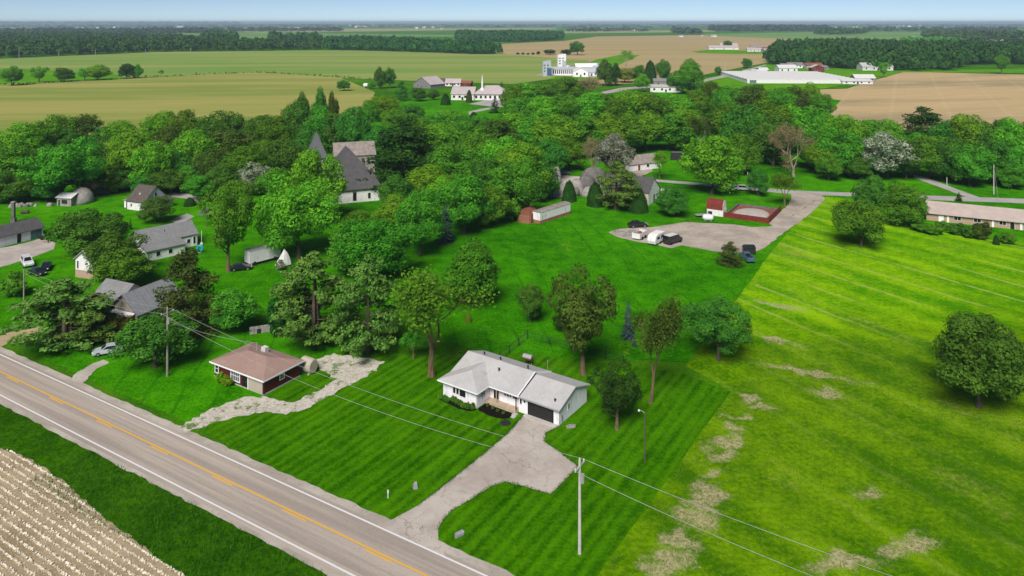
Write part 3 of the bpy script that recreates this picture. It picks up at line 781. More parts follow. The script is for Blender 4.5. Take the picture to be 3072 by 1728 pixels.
# left foreground
tree(222,524,652,196,'low','dark','broad spreading dark evergreen right of the white garage')
tree(284,580,700,160,'low','dark','dark rounded tree below the broad spreading evergreen')
tree(306,626,722,144,'low','mid','mid green rounded tree above the grey plank roof')
tree(392,494,560,84,'round','olive','small brown-leaved tree in front of the steep-roofed house')
tree(328,548,578,14,'spruce','deep','little pointed cypress by the two-tier house')
tree(477,497,518,30,'dome','deep','clipped round dark bush right of the steep-roofed house')
tree(472,640,838,190,'cedar','cedar','tall brownish cedar towering left of the utility pole')
tree(585,722,835,120,'round','mid','rounded green tree at right foot of the tall cedar')
tree(165,702,872,190,'pine','pine','wide low pine at lower left near the roadside pole')
tree(282,786,852,86,'low','gold','yellowish green bush in front of the grey plank roof')
tree(392,786,926,200,'low','dark','dense dark tree overhanging the silver car')
tree(230,742,868,120,'pine','pine','dark pine branch clump left of the silver car')
tree(302,748,806,66,'low','mid','low green bush in front of the grey plank roof gable')
tree(36,686,746,70,'shrub','mid','leafy shrub at the left edge below the parked cars')
tree(555,938,962,28,'shrub','yellow','first of two yellow-green bushes under maroon house windows',rot=0)
tree(572,948,972,28,'shrub','yellow','second yellow-green bush, nearer the maroon house door',rot=90)
tree(232,452,500,46,'sparse','tan','thin pale tree above the weathered stone shed')
tree(282,442,488,42,'shrub','yellow','rounded yellow-green shrub beyond the stone mound')
tree(574,450,684,132,'clump','mid','tall leafy tree with bare stem beside turquoise ring',bark='bark_warm')
tree(752,438,650,196,'big','bright','largest bright green tree in front of the church hall')
tree(786,370,560,160,'big','bright','bright leafy tree hiding the left of the church roof')
tree(950,540,696,206,'big','emerald','big emerald tree right of the feathery pine')
tree(880,560,690,120,'round','mid','mid green tree between bright tree and emerald tree')
tree(1056,470,645,120,'big','mid','upright green tree behind the blue-black spruce')
tree(990,492,585,90,'round','bright','bright tree below the church hall wall')
tree(900,528,605,90,'round','mid','leafy tree at foot of the church hall')
tree(635,404,492,78,'round','blossom','white-flowering tree in the left belt')
tree(520,520,572,42,'sparse','blossom','small white-blossom tree by the two-tier house')
tree(705,655,680,30,'shrub','blossom','pale flowering shrub near the lorry box')
# village centre: silver tree, pines and clipped domes
tree(1540,328,452,96,'tall','silver','silvery grey-leaved tree above the boulders',rot=20)
tree(1492,338,452,46,'bare','tan','bare pale tree left of the silvery tree')
tree(1552,408,528,86,'pine','pine','tall dark pine standing left of the stone barn')
tree(1432,452,506,38,'dome','deep','leftmost clipped cone bush in front of the boulders')
tree(1498,456,518,46,'dome','deep','middle clipped dome bush in front of the boulders')
tree(1604,468,532,56,'dome','deep','right clipped dome bush at the stone barn')
tree(1660,378,452,54,'sparse','bright','thin young tree right of the stone barn roof')
tree(1806,338,490,134,'round','bright','broad bright tree with dark trunk by the village road',bx=1790)
tree(1866,334,440,84,'round','mid','tree close behind the broad bright roadside tree')
tree(1762,288,380,116,'bare','olive','olive half-bare tree at the edge of the central belt')
tree(1996,308,446,112,'bare','tan','beige leafless tree left of the right-hand belt')
tree(1908,424,494,54,'round','dark','small round tree on lawn above the red pen')
tree(1974,440,520,66,'airy','mid','weeping tree beside the gravel lane mouth')
tree(2232,328,450,116,'round','blossom','grey white-blossom tree in the right-hand belt')
tree(2318,276,380,146,'cedar','deep','wide dark pine on the brown field edge')
tree(2545,408,476,60,'round','mid','tree at the right edge above the brick house')
tree(2085,388,455,62,'round','mid','low tree with short trunk in front of the right belt')
tree(2160,395,452,66,'round','dark','dark small tree left of the grey blossom tree')
tree(2412,484,506,22,'spruce','deep','small dark teal conifer behind the brick house roof')
tree(2506,590,616,16,'dome','deep','dark pointed bush near the brick house corner')
for i, (x, yt, yb, wd, mt) in enumerate(((2318,558,584,46,'mid'),(2350,566,590,44,'mid'),(2370,556,580,34,'mid'),(2408,560,592,36,'dark'),(2440,570,600,34,'dark'),(2470,556,604,44,'olive'),(2536,586,614,40,'mid'))):
    tree(x,yt,yb,wd,'shrub',mt,('first','second','third','fourth','fifth','sixth','seventh')[i]+' shrub from the left in the bed before the brick house','hedge_shrub','shrubs before the brick house')
# far single trees
FAR = [(30,164,216,46,'round','mid'),(98,165,208,48,'clump','bright'),(163,170,206,44,'round','dark'),(213,168,203,36,'clump','bright'),(245,163,202,56,'round','yellow'),(318,160,198,40,'round','deep'),(346,162,197,24,'tall','mid'),(405,175,194,14,'sparse','bright')]
ORD = ['first','second','third','fourth','fifth','sixth','seventh','eighth','ninth','tenth','eleventh','twelfth','thirteenth','fourteenth','fifteenth','sixteenth','seventeenth','eighteenth','nineteenth','twentieth']+['%s-%s'%(a,b) for a in ('twenty','thirty') for b in ('first','second','third','fourth','fifth','sixth','seventh','eighth','ninth')]
for i, a in enumerate(FAR):
    tree(*a, ORD[i]+' tree from the left in the row between the two left fields', None, 'field boundary trees on the left')
tree(955,170,223,30,'tall','dark','left tree of the tall pair at the near field corner')
tree(981,166,222,30,'tall','dark','right tree of the tall pair at the near field corner')
tree(865,200,229,32,'round','dark','small round tree on the near field edge')
tree(1011,207,254,38,'cedar','dark','leftmost of three dark trees left of the pink-roofed church')
tree(1053,220,255,40,'round','dark','middle of three dark trees left of the pink-roofed church')
tree(1090,225,252,30,'round','dark','rightmost of three dark trees left of the pink-roofed church')
tree(1121,234,264,25,'dome','deep','dark clipped column left of the pink-roofed church')
tree(1245,242,284,30,'cone','deep','dark cone-shaped conifer below the church car park')
tree(1180,225,258,16,'dome','olive','brown pointed bush against the pink-roofed church')
tree(1262,206,234,20,'cone','deep','dark pointed tree behind the church right end')
tree(1192,281,296,22,'dome','deep','round dark bush beside the church path')
tree(934,206,224,22,'round','mid','small tree beside the white tank at field corner')
tree(1452,102,139,37,'round','dark','lone round tree at the far tan field')
tree(1880,147,171,28,'round','dark','round dark tree beside the far lane')
tree(1806,167,189,18,'round','dark','small tree left of the far lane bend')
tree(1830,102,123,26,'round','dark','tree beside the distant farm sheds')
tree(2222,154,196,30,'clump','bright','bright round tree at the corner of the brown field')
tree(2520,138,186,42,'clump','mid','single tree right of the brown field far edge')
tree(1575,126,176,48,'bare','yellow','hazy yellow-green tree behind the dark columns')
for i, (x,yt,yb,wd,k,mt) in enumerate(((1522,150,216,46,'tall','dark'),(1548,160,216,34,'tall','deep'),(1572,170,208,52,'round','gold'),(1604,164,208,36,'round','dark'),(1636,150,208,34,'dome','deep'),(1668,145,210,40,'tall','dark'),(1700,178,232,44,'round','dark'),(1735,150,238,70,'tall','mid'))):
    tree(x,yt,yb,wd,k,mt,ORD[i]+' tree from the left in the group right of the grain plant',None,'trees right of the grain plant')
tree(1616,187,232,42,'ball','bright','bright round tree in front of the red-ended building')
for i, (x,yt,yb,wd) in enumerate(((1303,132,138,9),(1315,132,138,9),(1328,133,138,7),(1341,132,138,8),(1354,129,138,10),(1384,124,138,30),(1424,124,139,26))):
    tree(x,yt,yb,wd,'round','deep',ORD[i]+' small dark bush from the left beside the lone far tree',None,'bushes left of the lone far tree')

# belts: rows of trees, back to front
def row(desc, group, items):
    for i, (x,yt,yb,wd,k,mt) in enumerate(items):
        tree(x,yt,yb,wd*1.1,k,mt,ORD[i]+' tree from the left in '+desc,None,group)
row('the back row of the left belt, below the field','left belt trees', [
 (45,312,420,110,'round','bright'),(90,318,400,80,'round','dark'),(130,284,400,92,'round','mid'),(178,320,400,70,'round','dark'),(215,284,392,100,'sparse','olive'),(262,318,395,70,'round','dark'),
 (306,304,396,86,'round','bright'),(360,325,395,60,'round','dark'),(400,279,388,74,'round','bright'),(455,277,388,76,'round','mid'),(500,318,385,60,'round','dark'),(550,274,390,96,'round','dark'),
 (605,308,385,66,'round','mid'),(650,290,388,76,'round','dark'),(690,296,405,96,'tall','emerald'),(745,252,385,86,'round','dark'),(762,224,350,36,'tall','olive'),(806,222,350,36,'tall','dark'),
 (836,234,350,34,'tall','olive'),(800,262,385,80,'round','mid'),(850,282,385,76,'round','dark'),(885,268,390,80,'round','dark')])
row('the middle row of the left belt','left belt trees', [
 (32,360,470,110,'round','mid'),(88,372,450,80,'round','dark'),(158,346,505,170,'big','mid'),(225,372,450,80,'round','dark'),(275,352,450,84,'round','olive'),(332,328,460,114,'round','bright'),(378,350,482,96,'round','bright'),
 (412,320,440,76,'round','olive'),(438,380,470,80,'round','dark'),(480,326,458,104,'round','bright'),(535,368,474,92,'round','olive'),(590,326,440,124,'round','olive'),(612,370,484,116,'round','emerald'),(668,352,450,90,'round','mid'),(715,345,470,90,'round','dark'),(770,330,440,80,'round','dark')])
row('the front row of the left belt','left belt trees', [
 (24,432,510,96,'round','dark'),(72,440,505,70,'round','mid'),(118,450,508,70,'round','dark'),(228,420,492,70,'round','dark'),(320,430,480,66,'round','dark'),(372,432,486,80,'round','dark'),(430,424,488,80,'round','dark'),(505,440,505,76,'round','mid'),(470,418,480,64,'round','mid'),(560,412,498,86,'round','dark'),(600,450,530,76,'round','mid'),(690,415,520,90,'tall','mid')])
row('the belt between field corner and church','central belt trees', [
 (905,300,380,90,'round','mid'),(930,252,330,50,'round','mid'),(966,240,305,72,'round','bright'),(1000,270,340,80,'round','mid'),(1040,262,330,70,'round','dark'),(1085,288,345,84,'round','mid'),(1130,275,340,90,'round','bright'),(1178,288,345,70,'round','dark'),(1215,290,350,60,'round','mid'),(950,320,420,90,'tall','dark')])
row('the long back row of the central belt','central belt trees', [
 (1290,212,300,60,'round','mid'),(1330,208,268,90,'round','bright'),(1385,198,270,84,'round','mid'),(1432,192,268,76,'round','mid'),(1478,196,262,60,'airy','tan'),(1300,245,330,80,'round','mid'),(1360,240,330,90,'round','bright'),(1420,232,325,90,'round','mid'),
 (1475,232,325,90,'round','bright'),(1530,236,322,84,'round','mid'),(1585,225,318,90,'round','bright'),(1640,228,318,90,'round','mid'),(1700,240,320,84,'round','bright'),(1752,228,315,80,'round','mid'),(1790,205,300,60,'round','olive'),(1828,212,310,80,'round','mid'),
 (1880,214,312,90,'round','olive'),(1920,226,312,80,'round','bright'),(1962,222,318,86,'round','mid'),(2002,212,310,70,'round','olive'),(2036,210,300,60,'tall','bright'),(2058,236,310,60,'round','mid')])
row('the second row of the central belt','central belt trees', [
 (1050,300,400,100,'round','mid'),(1110,310,410,110,'round','bright'),(1175,300,410,110,'round','mid'),(1240,296,400,110,'round','dark'),(1300,285,390,100,'round','bright'),(1350,290,395,90,'round','mid'),(1402,285,400,114,'round','bright'),(1460,290,395,100,'round','mid'),
 (1515,285,390,100,'round','bright'),(1570,290,385,100,'round','mid'),(1625,280,380,100,'round','bright'),(1680,285,378,100,'round','mid'),(1730,275,370,90,'round','bright'),(1830,262,385,100,'round','mid'),(1880,258,400,110,'round','dark'),(1930,252,395,110,'round','mid'),(1945,290,420,100,'round','dark'),(1990,262,390,90,'round','bright'),(2040,262,385,90,'round','mid')])
row('the front row of the central belt','central belt trees', [
 (1012,308,478,196,'cedar','deep'),(1085,360,450,90,'round','dark'),(1140,362,490,126,'round','mid'),(1072,414,524,106,'round','bright'),(1200,330,440,110,'round','mid'),(1225,395,500,90,'round','dark'),(1262,345,450,100,'round','bright'),(1312,350,508,140,'big','bright'),(1292,390,545,136,'big','mid'),(1166,435,590,136,'big','mid'),
 (1228,470,570,90,'round','mid'),(1120,440,560,90,'round','bright'),(1365,400,505,80,'round','dark'),(1385,350,450,80,'round','dark'),(1000,440,540,80,'round','dark'),(1288,500,556,50,'shrub','mid'),(1430,345,430,80,'round','mid')])
row('the back row of the right-hand belt','right-hand belt trees', [
 (2085,292,395,80,'round','bright'),(2130,282,400,130,'big','bright'),(2185,300,400,80,'round','mid'),(2240,300,395,70,'round','bright'),(2300,330,420,90,'round','mid'),(2378,300,410,80,'round','dark'),(2440,284,420,124,'big','bright'),(2505,300,430,90,'round','dark'),(2545,296,440,70,'round','bright'),(2600,300,440,90,'round','mid')])
row('the front row of the right-hand belt','right-hand belt trees', [
 (2040,330,425,84,'round','dark'),(2110,318,442,104,'round','mid'),(2068,350,440,70,'round','bright'),(2165,340,435,84,'round','mid'),(2280,350,452,80,'round','dark'),(2340,340,450,100,'round','mid'),(2395,345,460,90,'round','dark'),(2440,360,470,90,'round','mid'),(2500,350,465,90,'round','dark'),(2556,370,470,80,'round','mid')])
# ---------------------------------------------------------------- houses
FACES = {'f': ((1,0),(0,-1)), 'b': ((1,0),(0,1)), 'l': ((0,1),(-1,0)), 'r': ((0,1),(1,0))}
def window(parent, o, a, n, s0, s1, z0, z1, mull=0, fm='white_trim', gm='glass', fr=0.07, cross=False, name='window'):
    mb = MB()
    mb.obox(o,a,n,s0-fr,s1+fr,z0-fr,z0,0.004,0.07); mb.obox(o,a,n,s0-fr,s1+fr,z1,z1+fr,0.004,0.07)
    mb.obox(o,a,n,s0-fr,s0,z0,z1,0.004,0.07); mb.obox(o,a,n,s1,s1+fr,z0,z1,0.004,0.07)
    for k in range(mull):
        q = s0 + (s1-s0)*(k+1)/(mull+1)
        mb.obox(o,a,n,q-0.03,q+0.03,z0,z1,0.004,0.06)
    if cross:
        q = (z0+z1)/2
        mb.obox(o,a,n,s0,s1,q-0.025,q+0.025,0.004,0.055)
    f = mb.build(name, fm, parent)
    mb = MB(); mb.obox(o,a,n,s0,s1,z0,z1,0.003,0.02)
    mb.build('pane', gm, f)
    return f
def door(parent, o, a, n, s0, s1, h, m='black_panel', fm='white_trim', z0=0.05, name='door'):
    mb = MB()
    mb.obox(o,a,n,s0-0.07,s0,z0,z0+h,0.004,0.07); mb.obox(o,a,n,s1,s1+0.07,z0,z0+h,0.004,0.07); mb.obox(o,a,n,s0-0.07,s1+0.07,z0+h,z0+h+0.07,0.004,0.07)
    f = mb.build(name, fm, parent)
    mb = MB(); mb.obox(o,a,n,s0,s1,z0,z0+h,0.003,0.035); mb.build('door_leaf', m, f)
    mb = MB(); mb.obox(o,a,n,s1-0.14,s1-0.07,z0+h*.48,z0+h*.52,0.036,0.08); mb.build('handle', 'grey_metal', f)
    return f
def gable_body(mb, x0, x1, y0, y1, h, rz, axis='x', z0=-0.1):
    if axis == 'x':
        ym = (y0+y1)/2
        secs = [[(x,y0,z0),(x,y1,z0),(x,y1,h),(x,ym,rz),(x,y0,h)] for x in (x0, x1)]
    else:
        xm = (x0+x1)/2
        secs = [[(x0,y,z0),(x1,y,z0),(x1,y,h),(xm,y,rz),(x0,y,h)] for y in (y0, y1)]
    return mb.loft(secs)
def gable_roof(mb, x0, x1, y0, y1, h, rz, ov=0.35, t=0.14, axis='x', kick=0.0):
    if axis == 'x':
        ym = (y0+y1)/2; sl = (rz-h)/(ym-y0); e = h - sl*ov + t + kick
        mb.slab([(x0-ov,y0-ov,e),(x1+ov,y0-ov,e),(x1+ov,ym,rz+t),(x0-ov,ym,rz+t)], t)
        mb.slab([(x0-ov,ym,rz+t),(x1+ov,ym,rz+t),(x1+ov,y1+ov,e),(x0-ov,y1+ov,e)], t)
    else:
        xm = (x0+x1)/2; sl = (rz-h)/(xm-x0); e = h - sl*ov + t + kick
        mb.slab([(x0-ov,y0-ov,e),(xm,y0-ov,rz+t),(xm,y1+ov,rz+t),(x0-ov,y1+ov,e)], t)
        mb.slab([(xm,y0-ov,rz+t),(x1+ov,y0-ov,e),(x1+ov,y1+ov,e),(xm,y1+ov,rz+t)], t)
    return mb
def hip_roof(mb, x0, x1, y0, y1, h, rz, ov=0.4, t=0.12, inset=None):
    x0-=ov; x1+=ov; y0-=ov; y1+=ov; ym=(y0+y1)/2
    i = inset if inset is not None else (y1-y0)/2
    i = min(i, (x1-x0)/2-0.05)
    a,b,c,d=(x0,y0,h+t),(x1,y0,h+t),(x1,y1,h+t),(x0,y1,h+t); e,f=(x0+i,ym,rz),(x1-i,ym,rz)
    a2,b2,c2,d2=[(p[0],p[1],h-0.04) for p in (a,b,c,d)]
    mb.add([a,b,c,d,e,f,a2,b2,c2,d2],[(0,1,5,4),(1,2,5),(2,3,4,5),(3,0,4),(0,6,7,1),(1,7,8,2),(2,8,9,3),(3,9,6,0),(6,9,8,7)])
    return mb
def seams(parent, x0, x1, ya, za, yb, zb, step, m, name='roof_seam'):
    pass
def house(name, label, cat, loc, rot, L, W, h, rz, wm, rm, axis='x', ov=0.35, wins=(), doors=(), group=None, chimney=None, hip=False, body='wall', base=None, corner=None):
    T = thing(name, label, cat, loc, rot, group)
    mb = MB()
    if hip: mb.box(0,L,0,W,-0.1,h)
    else: gable_body(mb,0,L,0,W,h,rz,axis)
    mb.build(body, wm, T)
    mb = MB()
    if hip: hip_roof(mb,0,L,0,W,h,rz,ov)
    else: gable_roof(mb,0,L,0,W,h,rz,ov,0.14,axis)
    rf = mb.build('roof', rm, T)
    if chimney:
        cx, cy, ch = chimney
        mb = MB(); mb.box(cx-.35,cx+.35,cy-.35,cy+.35,h,ch); mb.box(cx-.42,cx+.42,cy-.42,cy+.42,ch,ch+.12); mb.build('chimney','brick',rf)
    org = {'f':(0,0,0),'b':(0,W,0),'l':(0,0,0),'r':(L,0,0)}
    for wd in wins:
        fc, s0, s1, z0, z1 = wd[:5]
        a, n = FACES[fc]
        window(T, org[fc], a, n, s0, s1, z0, z1, *(wd[5:] if len(wd) > 5 else ()))
    for dd in doors:
        fc, s0, s1, hh = dd[:4]
        a, n = FACES[fc]
        door(T, org[fc], a, n, s0, s1, hh, *(dd[4:] if len(dd) > 4 else ()))
    if base:
        mb = MB(); mb.box(-.03,L+.03,-.03,W+.03,-0.1,base[0]); mb.build('plinth', base[1], T)
    return T

# ---- the white ranch house (origin: front corner where the wing meets the porch side)
HA = -34.5
wh = thing('ranch_house', 'white ranch house with pale roof, black garage door and cracked driveway', 'house', (-4.99,105.1,0.09), HA)
XL, XG0, XR, WB = -6.2, 5.35, 11.9, 10.6
mb = MB()
mb.box(XL,0,0,7,-.1,2.45); gable_body(mb,XL,XG0-.01,3.1,WB,2.5,3.95); mb.build('wall','white_paint',wh)
mb = MB(); gable_body(mb,XG0,XR,2.7,WB,2.42,3.70); mb.build('garage_wall','white_paint',wh)
# main roof, with the hipped wing
mb = MB()
E, RZ, YF, YB, YM = 2.50, 4.10, 2.2, 11.05, 6.7
mb.slab([(XL-.55,YF,E),(XG0+.15,YF,E),(XG0+.15,YM,RZ),(XL-.55,YM,RZ)], .16)
mb.slab([(XL-.55,YM,RZ),(XG0+.15,YM,RZ),(XG0+.15,YB,E),(XL-.55,YB,E)], .16)
rf = mb.build('roof','roof_white',wh)
mb = MB()
a,b,c,d = (XL-.6,-.55,2.52),(.5,-.55,2.52),(.5,5.2,2.52),(XL-.6,5.2,2.52); ap=(-2.9,2.6,3.72); aq=(-2.9,5.9,3.78)
low = [(p[0],p[1],2.36) for p in (a,b,c,d)]
mb.add([a,b,c,d,ap,aq]+low,[(0,1,4),(1,2,5,4),(2,3,5),(3,0,4,5),(0,6,7,1),(1,7,8,2),(2,8,9,3),(3,9,6,0),(6,9,8,7)])
mb.build('wing_roof','roof_white',rf)
mb = MB(); gable_roof(mb,XG0+.16,XR,2.7,WB,2.42,3.70,.42,.14)
v2=[]
for p in mb.v: v2.append((max(p[0],XG0+.16),p[1],p[2]))
mb.v=v2; mb.build('garage_roof','roof_white',rf)
mb = MB(); mb.slab([(XG0+.16,YF-.03,E+.05),(XG0+.30,YF-.03,E+.05),(XG0+.30,YM,RZ+.06),(XG0+.16,YM,RZ+.06)],.30); mb.slab([(XG0+.16,YM,RZ+.06),(XG0+.30,YM,RZ+.06),(XG0+.30,YB,E+.05),(XG0+.16,YB,E+.05)],.30)
mb.build('rake_board','white_trim',rf)
mb = MB(); mb.slab([(XG0+.31,YF+.1,E-.02),(XG0+.40,YF+.1,E-.02),(XG0+.40,YM,RZ-.04),(XG0+.31,YM,RZ-.04)],.22); mb.build('flashing','dark_metal',rf)
for nm,(x0,x1,y0,y1,z0,z1) in {'gutter':(.45,XG0+.15,YF-.12,YF-.02,E-.17,E-.03)}.items():
    mb = MB(); mb.box(x0,x1,y0,y1,z0,z1); mb.build(nm,'white_trim',rf)
mb = MB(); mb.box(.51,.61,-.55,2.05,2.34,2.49); mb.build('gutter','white_trim',rf)
mb = MB(); mb.box(XL-.6,.5,-.66,-.56,2.34,2.49); mb.build('gutter','white_trim',rf)
mb = MB(); mb.box(XG0+.5,XR+.4,2.16,2.26,2.22,2.36); mb.build('gutter','grey_metal',rf)
for (vx,vy,vh) in ((-4.3,7.6,.35),(-1.2,7.5,.3),(.3,5.0,.38),(3.9,7.3,.4),(10.9,3.4,.3)):
    zz = RZ - abs(vy-YM)/(YM-YF)*(RZ-E) if vx < XG0 else 2.75
    mb = MB(); mb.lathe([(.11,zz-.3),(.11,zz+vh),(.16,zz+vh),(.16,zz+vh+.06),(.02,zz+vh+.1)],8,vx,vy); mb.build('roof_vent','dark_metal',rf)
# openings
fa, fn = FACES['f']; ra, rn = FACES['r']
w1 = window(wh,(XL,0,0),fa,fn,1.9,2.35,1.05,2.05); window(wh,(XL,0,0),fa,fn,2.5,2.95,1.05,2.05); window(wh,(XL,0,0),fa,fn,3.1,4.2,0.95,2.05)
window(wh,(0,0,0),ra,rn,1.0,1.3,1.1,1.9); window(wh,(0,0,0),ra,rn,1.5,1.8,1.1,1.9)
door(wh,(0,3.1,.38),fa,fn,.75,1.65,1.95,'black_panel')
for s0,s1 in ((2.6,2.95),(3.03,3.45),(3.53,3.8),(4.1,4.85)):
    window(wh,(0,3.1,0),fa,fn,s0,s1,1.35,2.1,0,'white_trim','glass_pale')
mb = MB(); mb.box(.02,XG0-.02,1.85,3.08,-.1,.38); mb.build('porch_floor','wood_deck',wh)
for px in (1.85, XG0-.12):
    mb = MB(); mb.box(px-.06,px+.06,2.12,2.24,.38,2.35); mb.build('porch_post','wood_deck' if px<3 else 'dark_metal',wh)
mb = MB(); mb.box(XG0-.2,XG0+.5,1.2,1.83,-.1,.22); mb.box(XG0-.1,XG0+.5,.8,1.19,-.1,.1); mb.build('porch_step','concrete_bare',wh)
window(wh,(XG0,2.7,0),fa,fn,.22,.55,1.2,1.95)
# garage door
gd = MB(); gd.obox((XG0,2.7,0),fa,fn,1.55,1.75,0,2.1,.004,.06); gd.obox((XG0,2.7,0),fa,fn,5.55,5.75,0,2.1,.004,.06); gd.obox((XG0,2.7,0),fa,fn,1.55,5.75,2.1,2.25,.004,.06)
gdo = gd.build('garage_door','black_panel',wh)
for k in range(4):
    mb = MB(); mb.obox((XG0,2.7,0),fa,fn,1.76,5.54,.03+k*.52,.03+k*.52+.505,.005,.03); mb.build('door_panel','dark_metal',gdo)
mb = MB(); mb.box(XG0+1.2,XR-.15,1.9,2.68,-.1,.12); mb.build('apron','concrete_bare',wh)
window(wh,(XR,2.7,0),ra,rn,2.4,3.1,1.1,1.95,1)
mb = MB(); mb.obox((XG0,2.7,0),fa,fn,.9,1.12,1.62,1.84,.004,.12); mb.build('wall_lamp','dark_metal',wh)
mb = MB(); mb.obox((XR,2.7,0),ra,rn,.5,.8,.5,1.2,.004,.16); mb.build('electric_meter','grey_metal',wh)
mb = MB(); mb.tube([(XR+.08,2.62,0),(XR+.08,2.62,2.3)],.045,6); mb.build('downspout','white_trim',wh)
mb = MB(); mb.tube([(-.06,-.1,0),(-.06,-.1,2.35)],.045,6); mb.build('downspout','white_trim',wh)
def WH(u, v, z=0.0):
    c_, s_ = math.cos(R(HA)), math.sin(R(HA))
    return (-4.99+u*c_-v*s_, 105.1+u*s_+v*c_, z)
sheet('flower_bed', [WH(*q)[:2] for q in ((.1,.25),(.6,-.3),(1.8,-.45),(3.2,-.55),(4.6,-.2),(5.2,.6),(5.1,1.84),(.1,1.84))], 0.11, 'mulch', .4, .06, 31)
sheet('plant_bed', [WH(*q)[:2] for q in ((-6.3,-.1),(-6.5,-.9),(-4.5,-1.3),(-2,-1.5),(-.2,-1.1),(.1,-.1))], 0.11, 'mulch', .4, .06, 32)

# ---- the small maroon house
RA = -31.5
rc = (-36.5,108.84)
c_, s_ = math.cos(R(RA)), math.sin(R(RA))
rh = thing('small_house', 'small maroon house with low pinkish brown hip roof beside gravel drive', 'house', (rc[0]-11.3*c_, rc[1]-11.3*s_, .085), RA)
mb = MB(); mb.box(0,11.3,0,6.9,-.1,2.3); mb.build('wall','maroon_wall',rh)
mb = MB(); hip_roof(mb,0,11.3,0,6.9,2.3,3.55,.5,.12); rr = mb.build('roof','roof_pinkbrown',rh)
mb = MB(); mb.box(-.53,11.83,-.56,-.505,2.2,2.41); mb.box(11.805,11.86,-.5,7.4,2.2,2.41); mb.build('fascia','white_trim',rr)
mb = MB(); mb.tube([(4.2,4.6,3.2),(4.2,4.6,4.5)],.07,6); mb.build('vent_pipe','grey_metal',rr)
mb = MB(); mb.box(4.7,5.6,5.0,5.7,2.9,3.75); mb.build('roof_hatch','tarp_white',rr)
window(rh,(0,0,0),fa,fn,.25,.95,.75,2.0,0,'white_trim','glass',.12,True)
bw = window(rh,(0,0,0),fa,fn,4.0,5.9,.6,2.05,3,'white_trim','glass_pale',.14,True)
door(rh,(0,0,0),fa,fn,6.6,7.55,2.0,'black_panel','maroon_trim')
mb = MB(); mb.obox((0,0,0),fa,fn,8.0,11.05,.02,2.2,.004,.05); gp = mb.build('garage_door','cream_wall',rh)
mb = MB(); mb.obox((0,0,0),fa,fn,7.75,7.95,.0,2.25,.004,.07); mb.build('door_jamb','white_trim',gp)
for dx in ((11.1,11.27),):
    mb = MB(); mb.obox((0,0,0),fa,fn,dx[0],dx[1],0,2.28,.004,.06); mb.build('corner_board','maroon_trim',rh)
mb = MB(); mb.obox((11.3,0,0),ra,rn,.02,.2,0,2.28,.004,.06); mb.build('corner_board','maroon_trim',rh)
window(rh,(11.3,0,0),ra,rn,3.0,3.75,1.1,1.8,0,'white_trim','glass_pale',.12,True)
mb = MB(); mb.box(-.04,11.36,-.04,6.94,-.1,.16); mb.build('foundation','concrete_bare',rh)
# beige rounded tank shed at its back corner
ts = thing('tank_shed', 'rounded beige storage tank against the maroon house back wall', 'tank', (rc[0]+8.3*.523-.1+.3, rc[1]+8.3*.852+.2, .085), RA)
secs=[]
for x in (-1.2,-1.0,1.0,1.2):
    k = .85 if abs(x)>1.1 else 1.0
    secs.append([(x, 1.0*math.cos(a_)*k, max(0,1.15+1.15*math.sin(a_)*k)) for a_ in [2*math.pi*i/14 for i in range(14)]])
MB().loft(secs).build('tank_body','cream_wall',ts)
mb = MB(); mb.box(-.9,-.7,-.8,.8,-.1,.2); mb.box(.7,.9,-.8,.8,-.1,.2); mb.build('tank_feet','concrete_bare',ts)

# ---- village houses
def off(p, rot, u, v):
    c_, s_ = math.cos(R(rot)), math.sin(R(rot))
    return (p[0]+u*c_-v*s_, p[1]+u*s_+v*c_)
# brick ranch on the right
bp = P(2330.6,554)
bh = house('brick_house','long tan brick ranch house with pinkish roof at the right edge','house',bp,-26.8,34,9.5,2.3,4.4,'brick','roof_tan',
  wins=[('f',6.6,8.2,.9,2.0,1),('f',11.2,12.8,.9,2.0,1),('f',17,18.5,.9,2.0,1),('f',23,24.5,.9,2.0,1)],doors=[('f',3.0,4.1,2.0,'white_trim'),('f',19.4,20.4,2.0,'black_panel')],ov=.6)
for k,s_ in enumerate((4.9, 15.3, 21.6)):
    mb = MB(); mb.obox((0,0,0),fa,fn,s_,s_+.5,0,2.2,.004,.12); mb.build('pillar','white_trim',bh)
# barn beside the spruce
house('stone_barn','barn with charcoal roof, cream stone side and white gable by tall pine','barn',off(P(1630.4,517.6),-30.5,-15,0),-30.5,15,9.6,3.9,7.4,'stone_cream','roof_charcoal',ov=.25)
bb = bpy.data.objects['stone_barn']
mb = MB(); mb.loft([[(15.003,0,-.1),(15.003,9.6,-.1),(15.003,9.6,3.9),(15.003,4.8,7.38),(15.003,0,3.9)],[(15.06,0,-.1),(15.06,9.6,-.1),(15.06,9.6,3.9),(15.06,4.8,7.38),(15.06,0,3.9)]]); gw = mb.build('gable_wall','white_wall_worn',bb)
mb = MB(); mb.obox((15.06,0,0),ra,rn,4.5,5.5,.0,2.4,.003,.04); mb.build('barn_door','dark_metal',bb)
window(bb,(15.06,0,0),ra,rn,4.4,5.1,4.5,5.4)
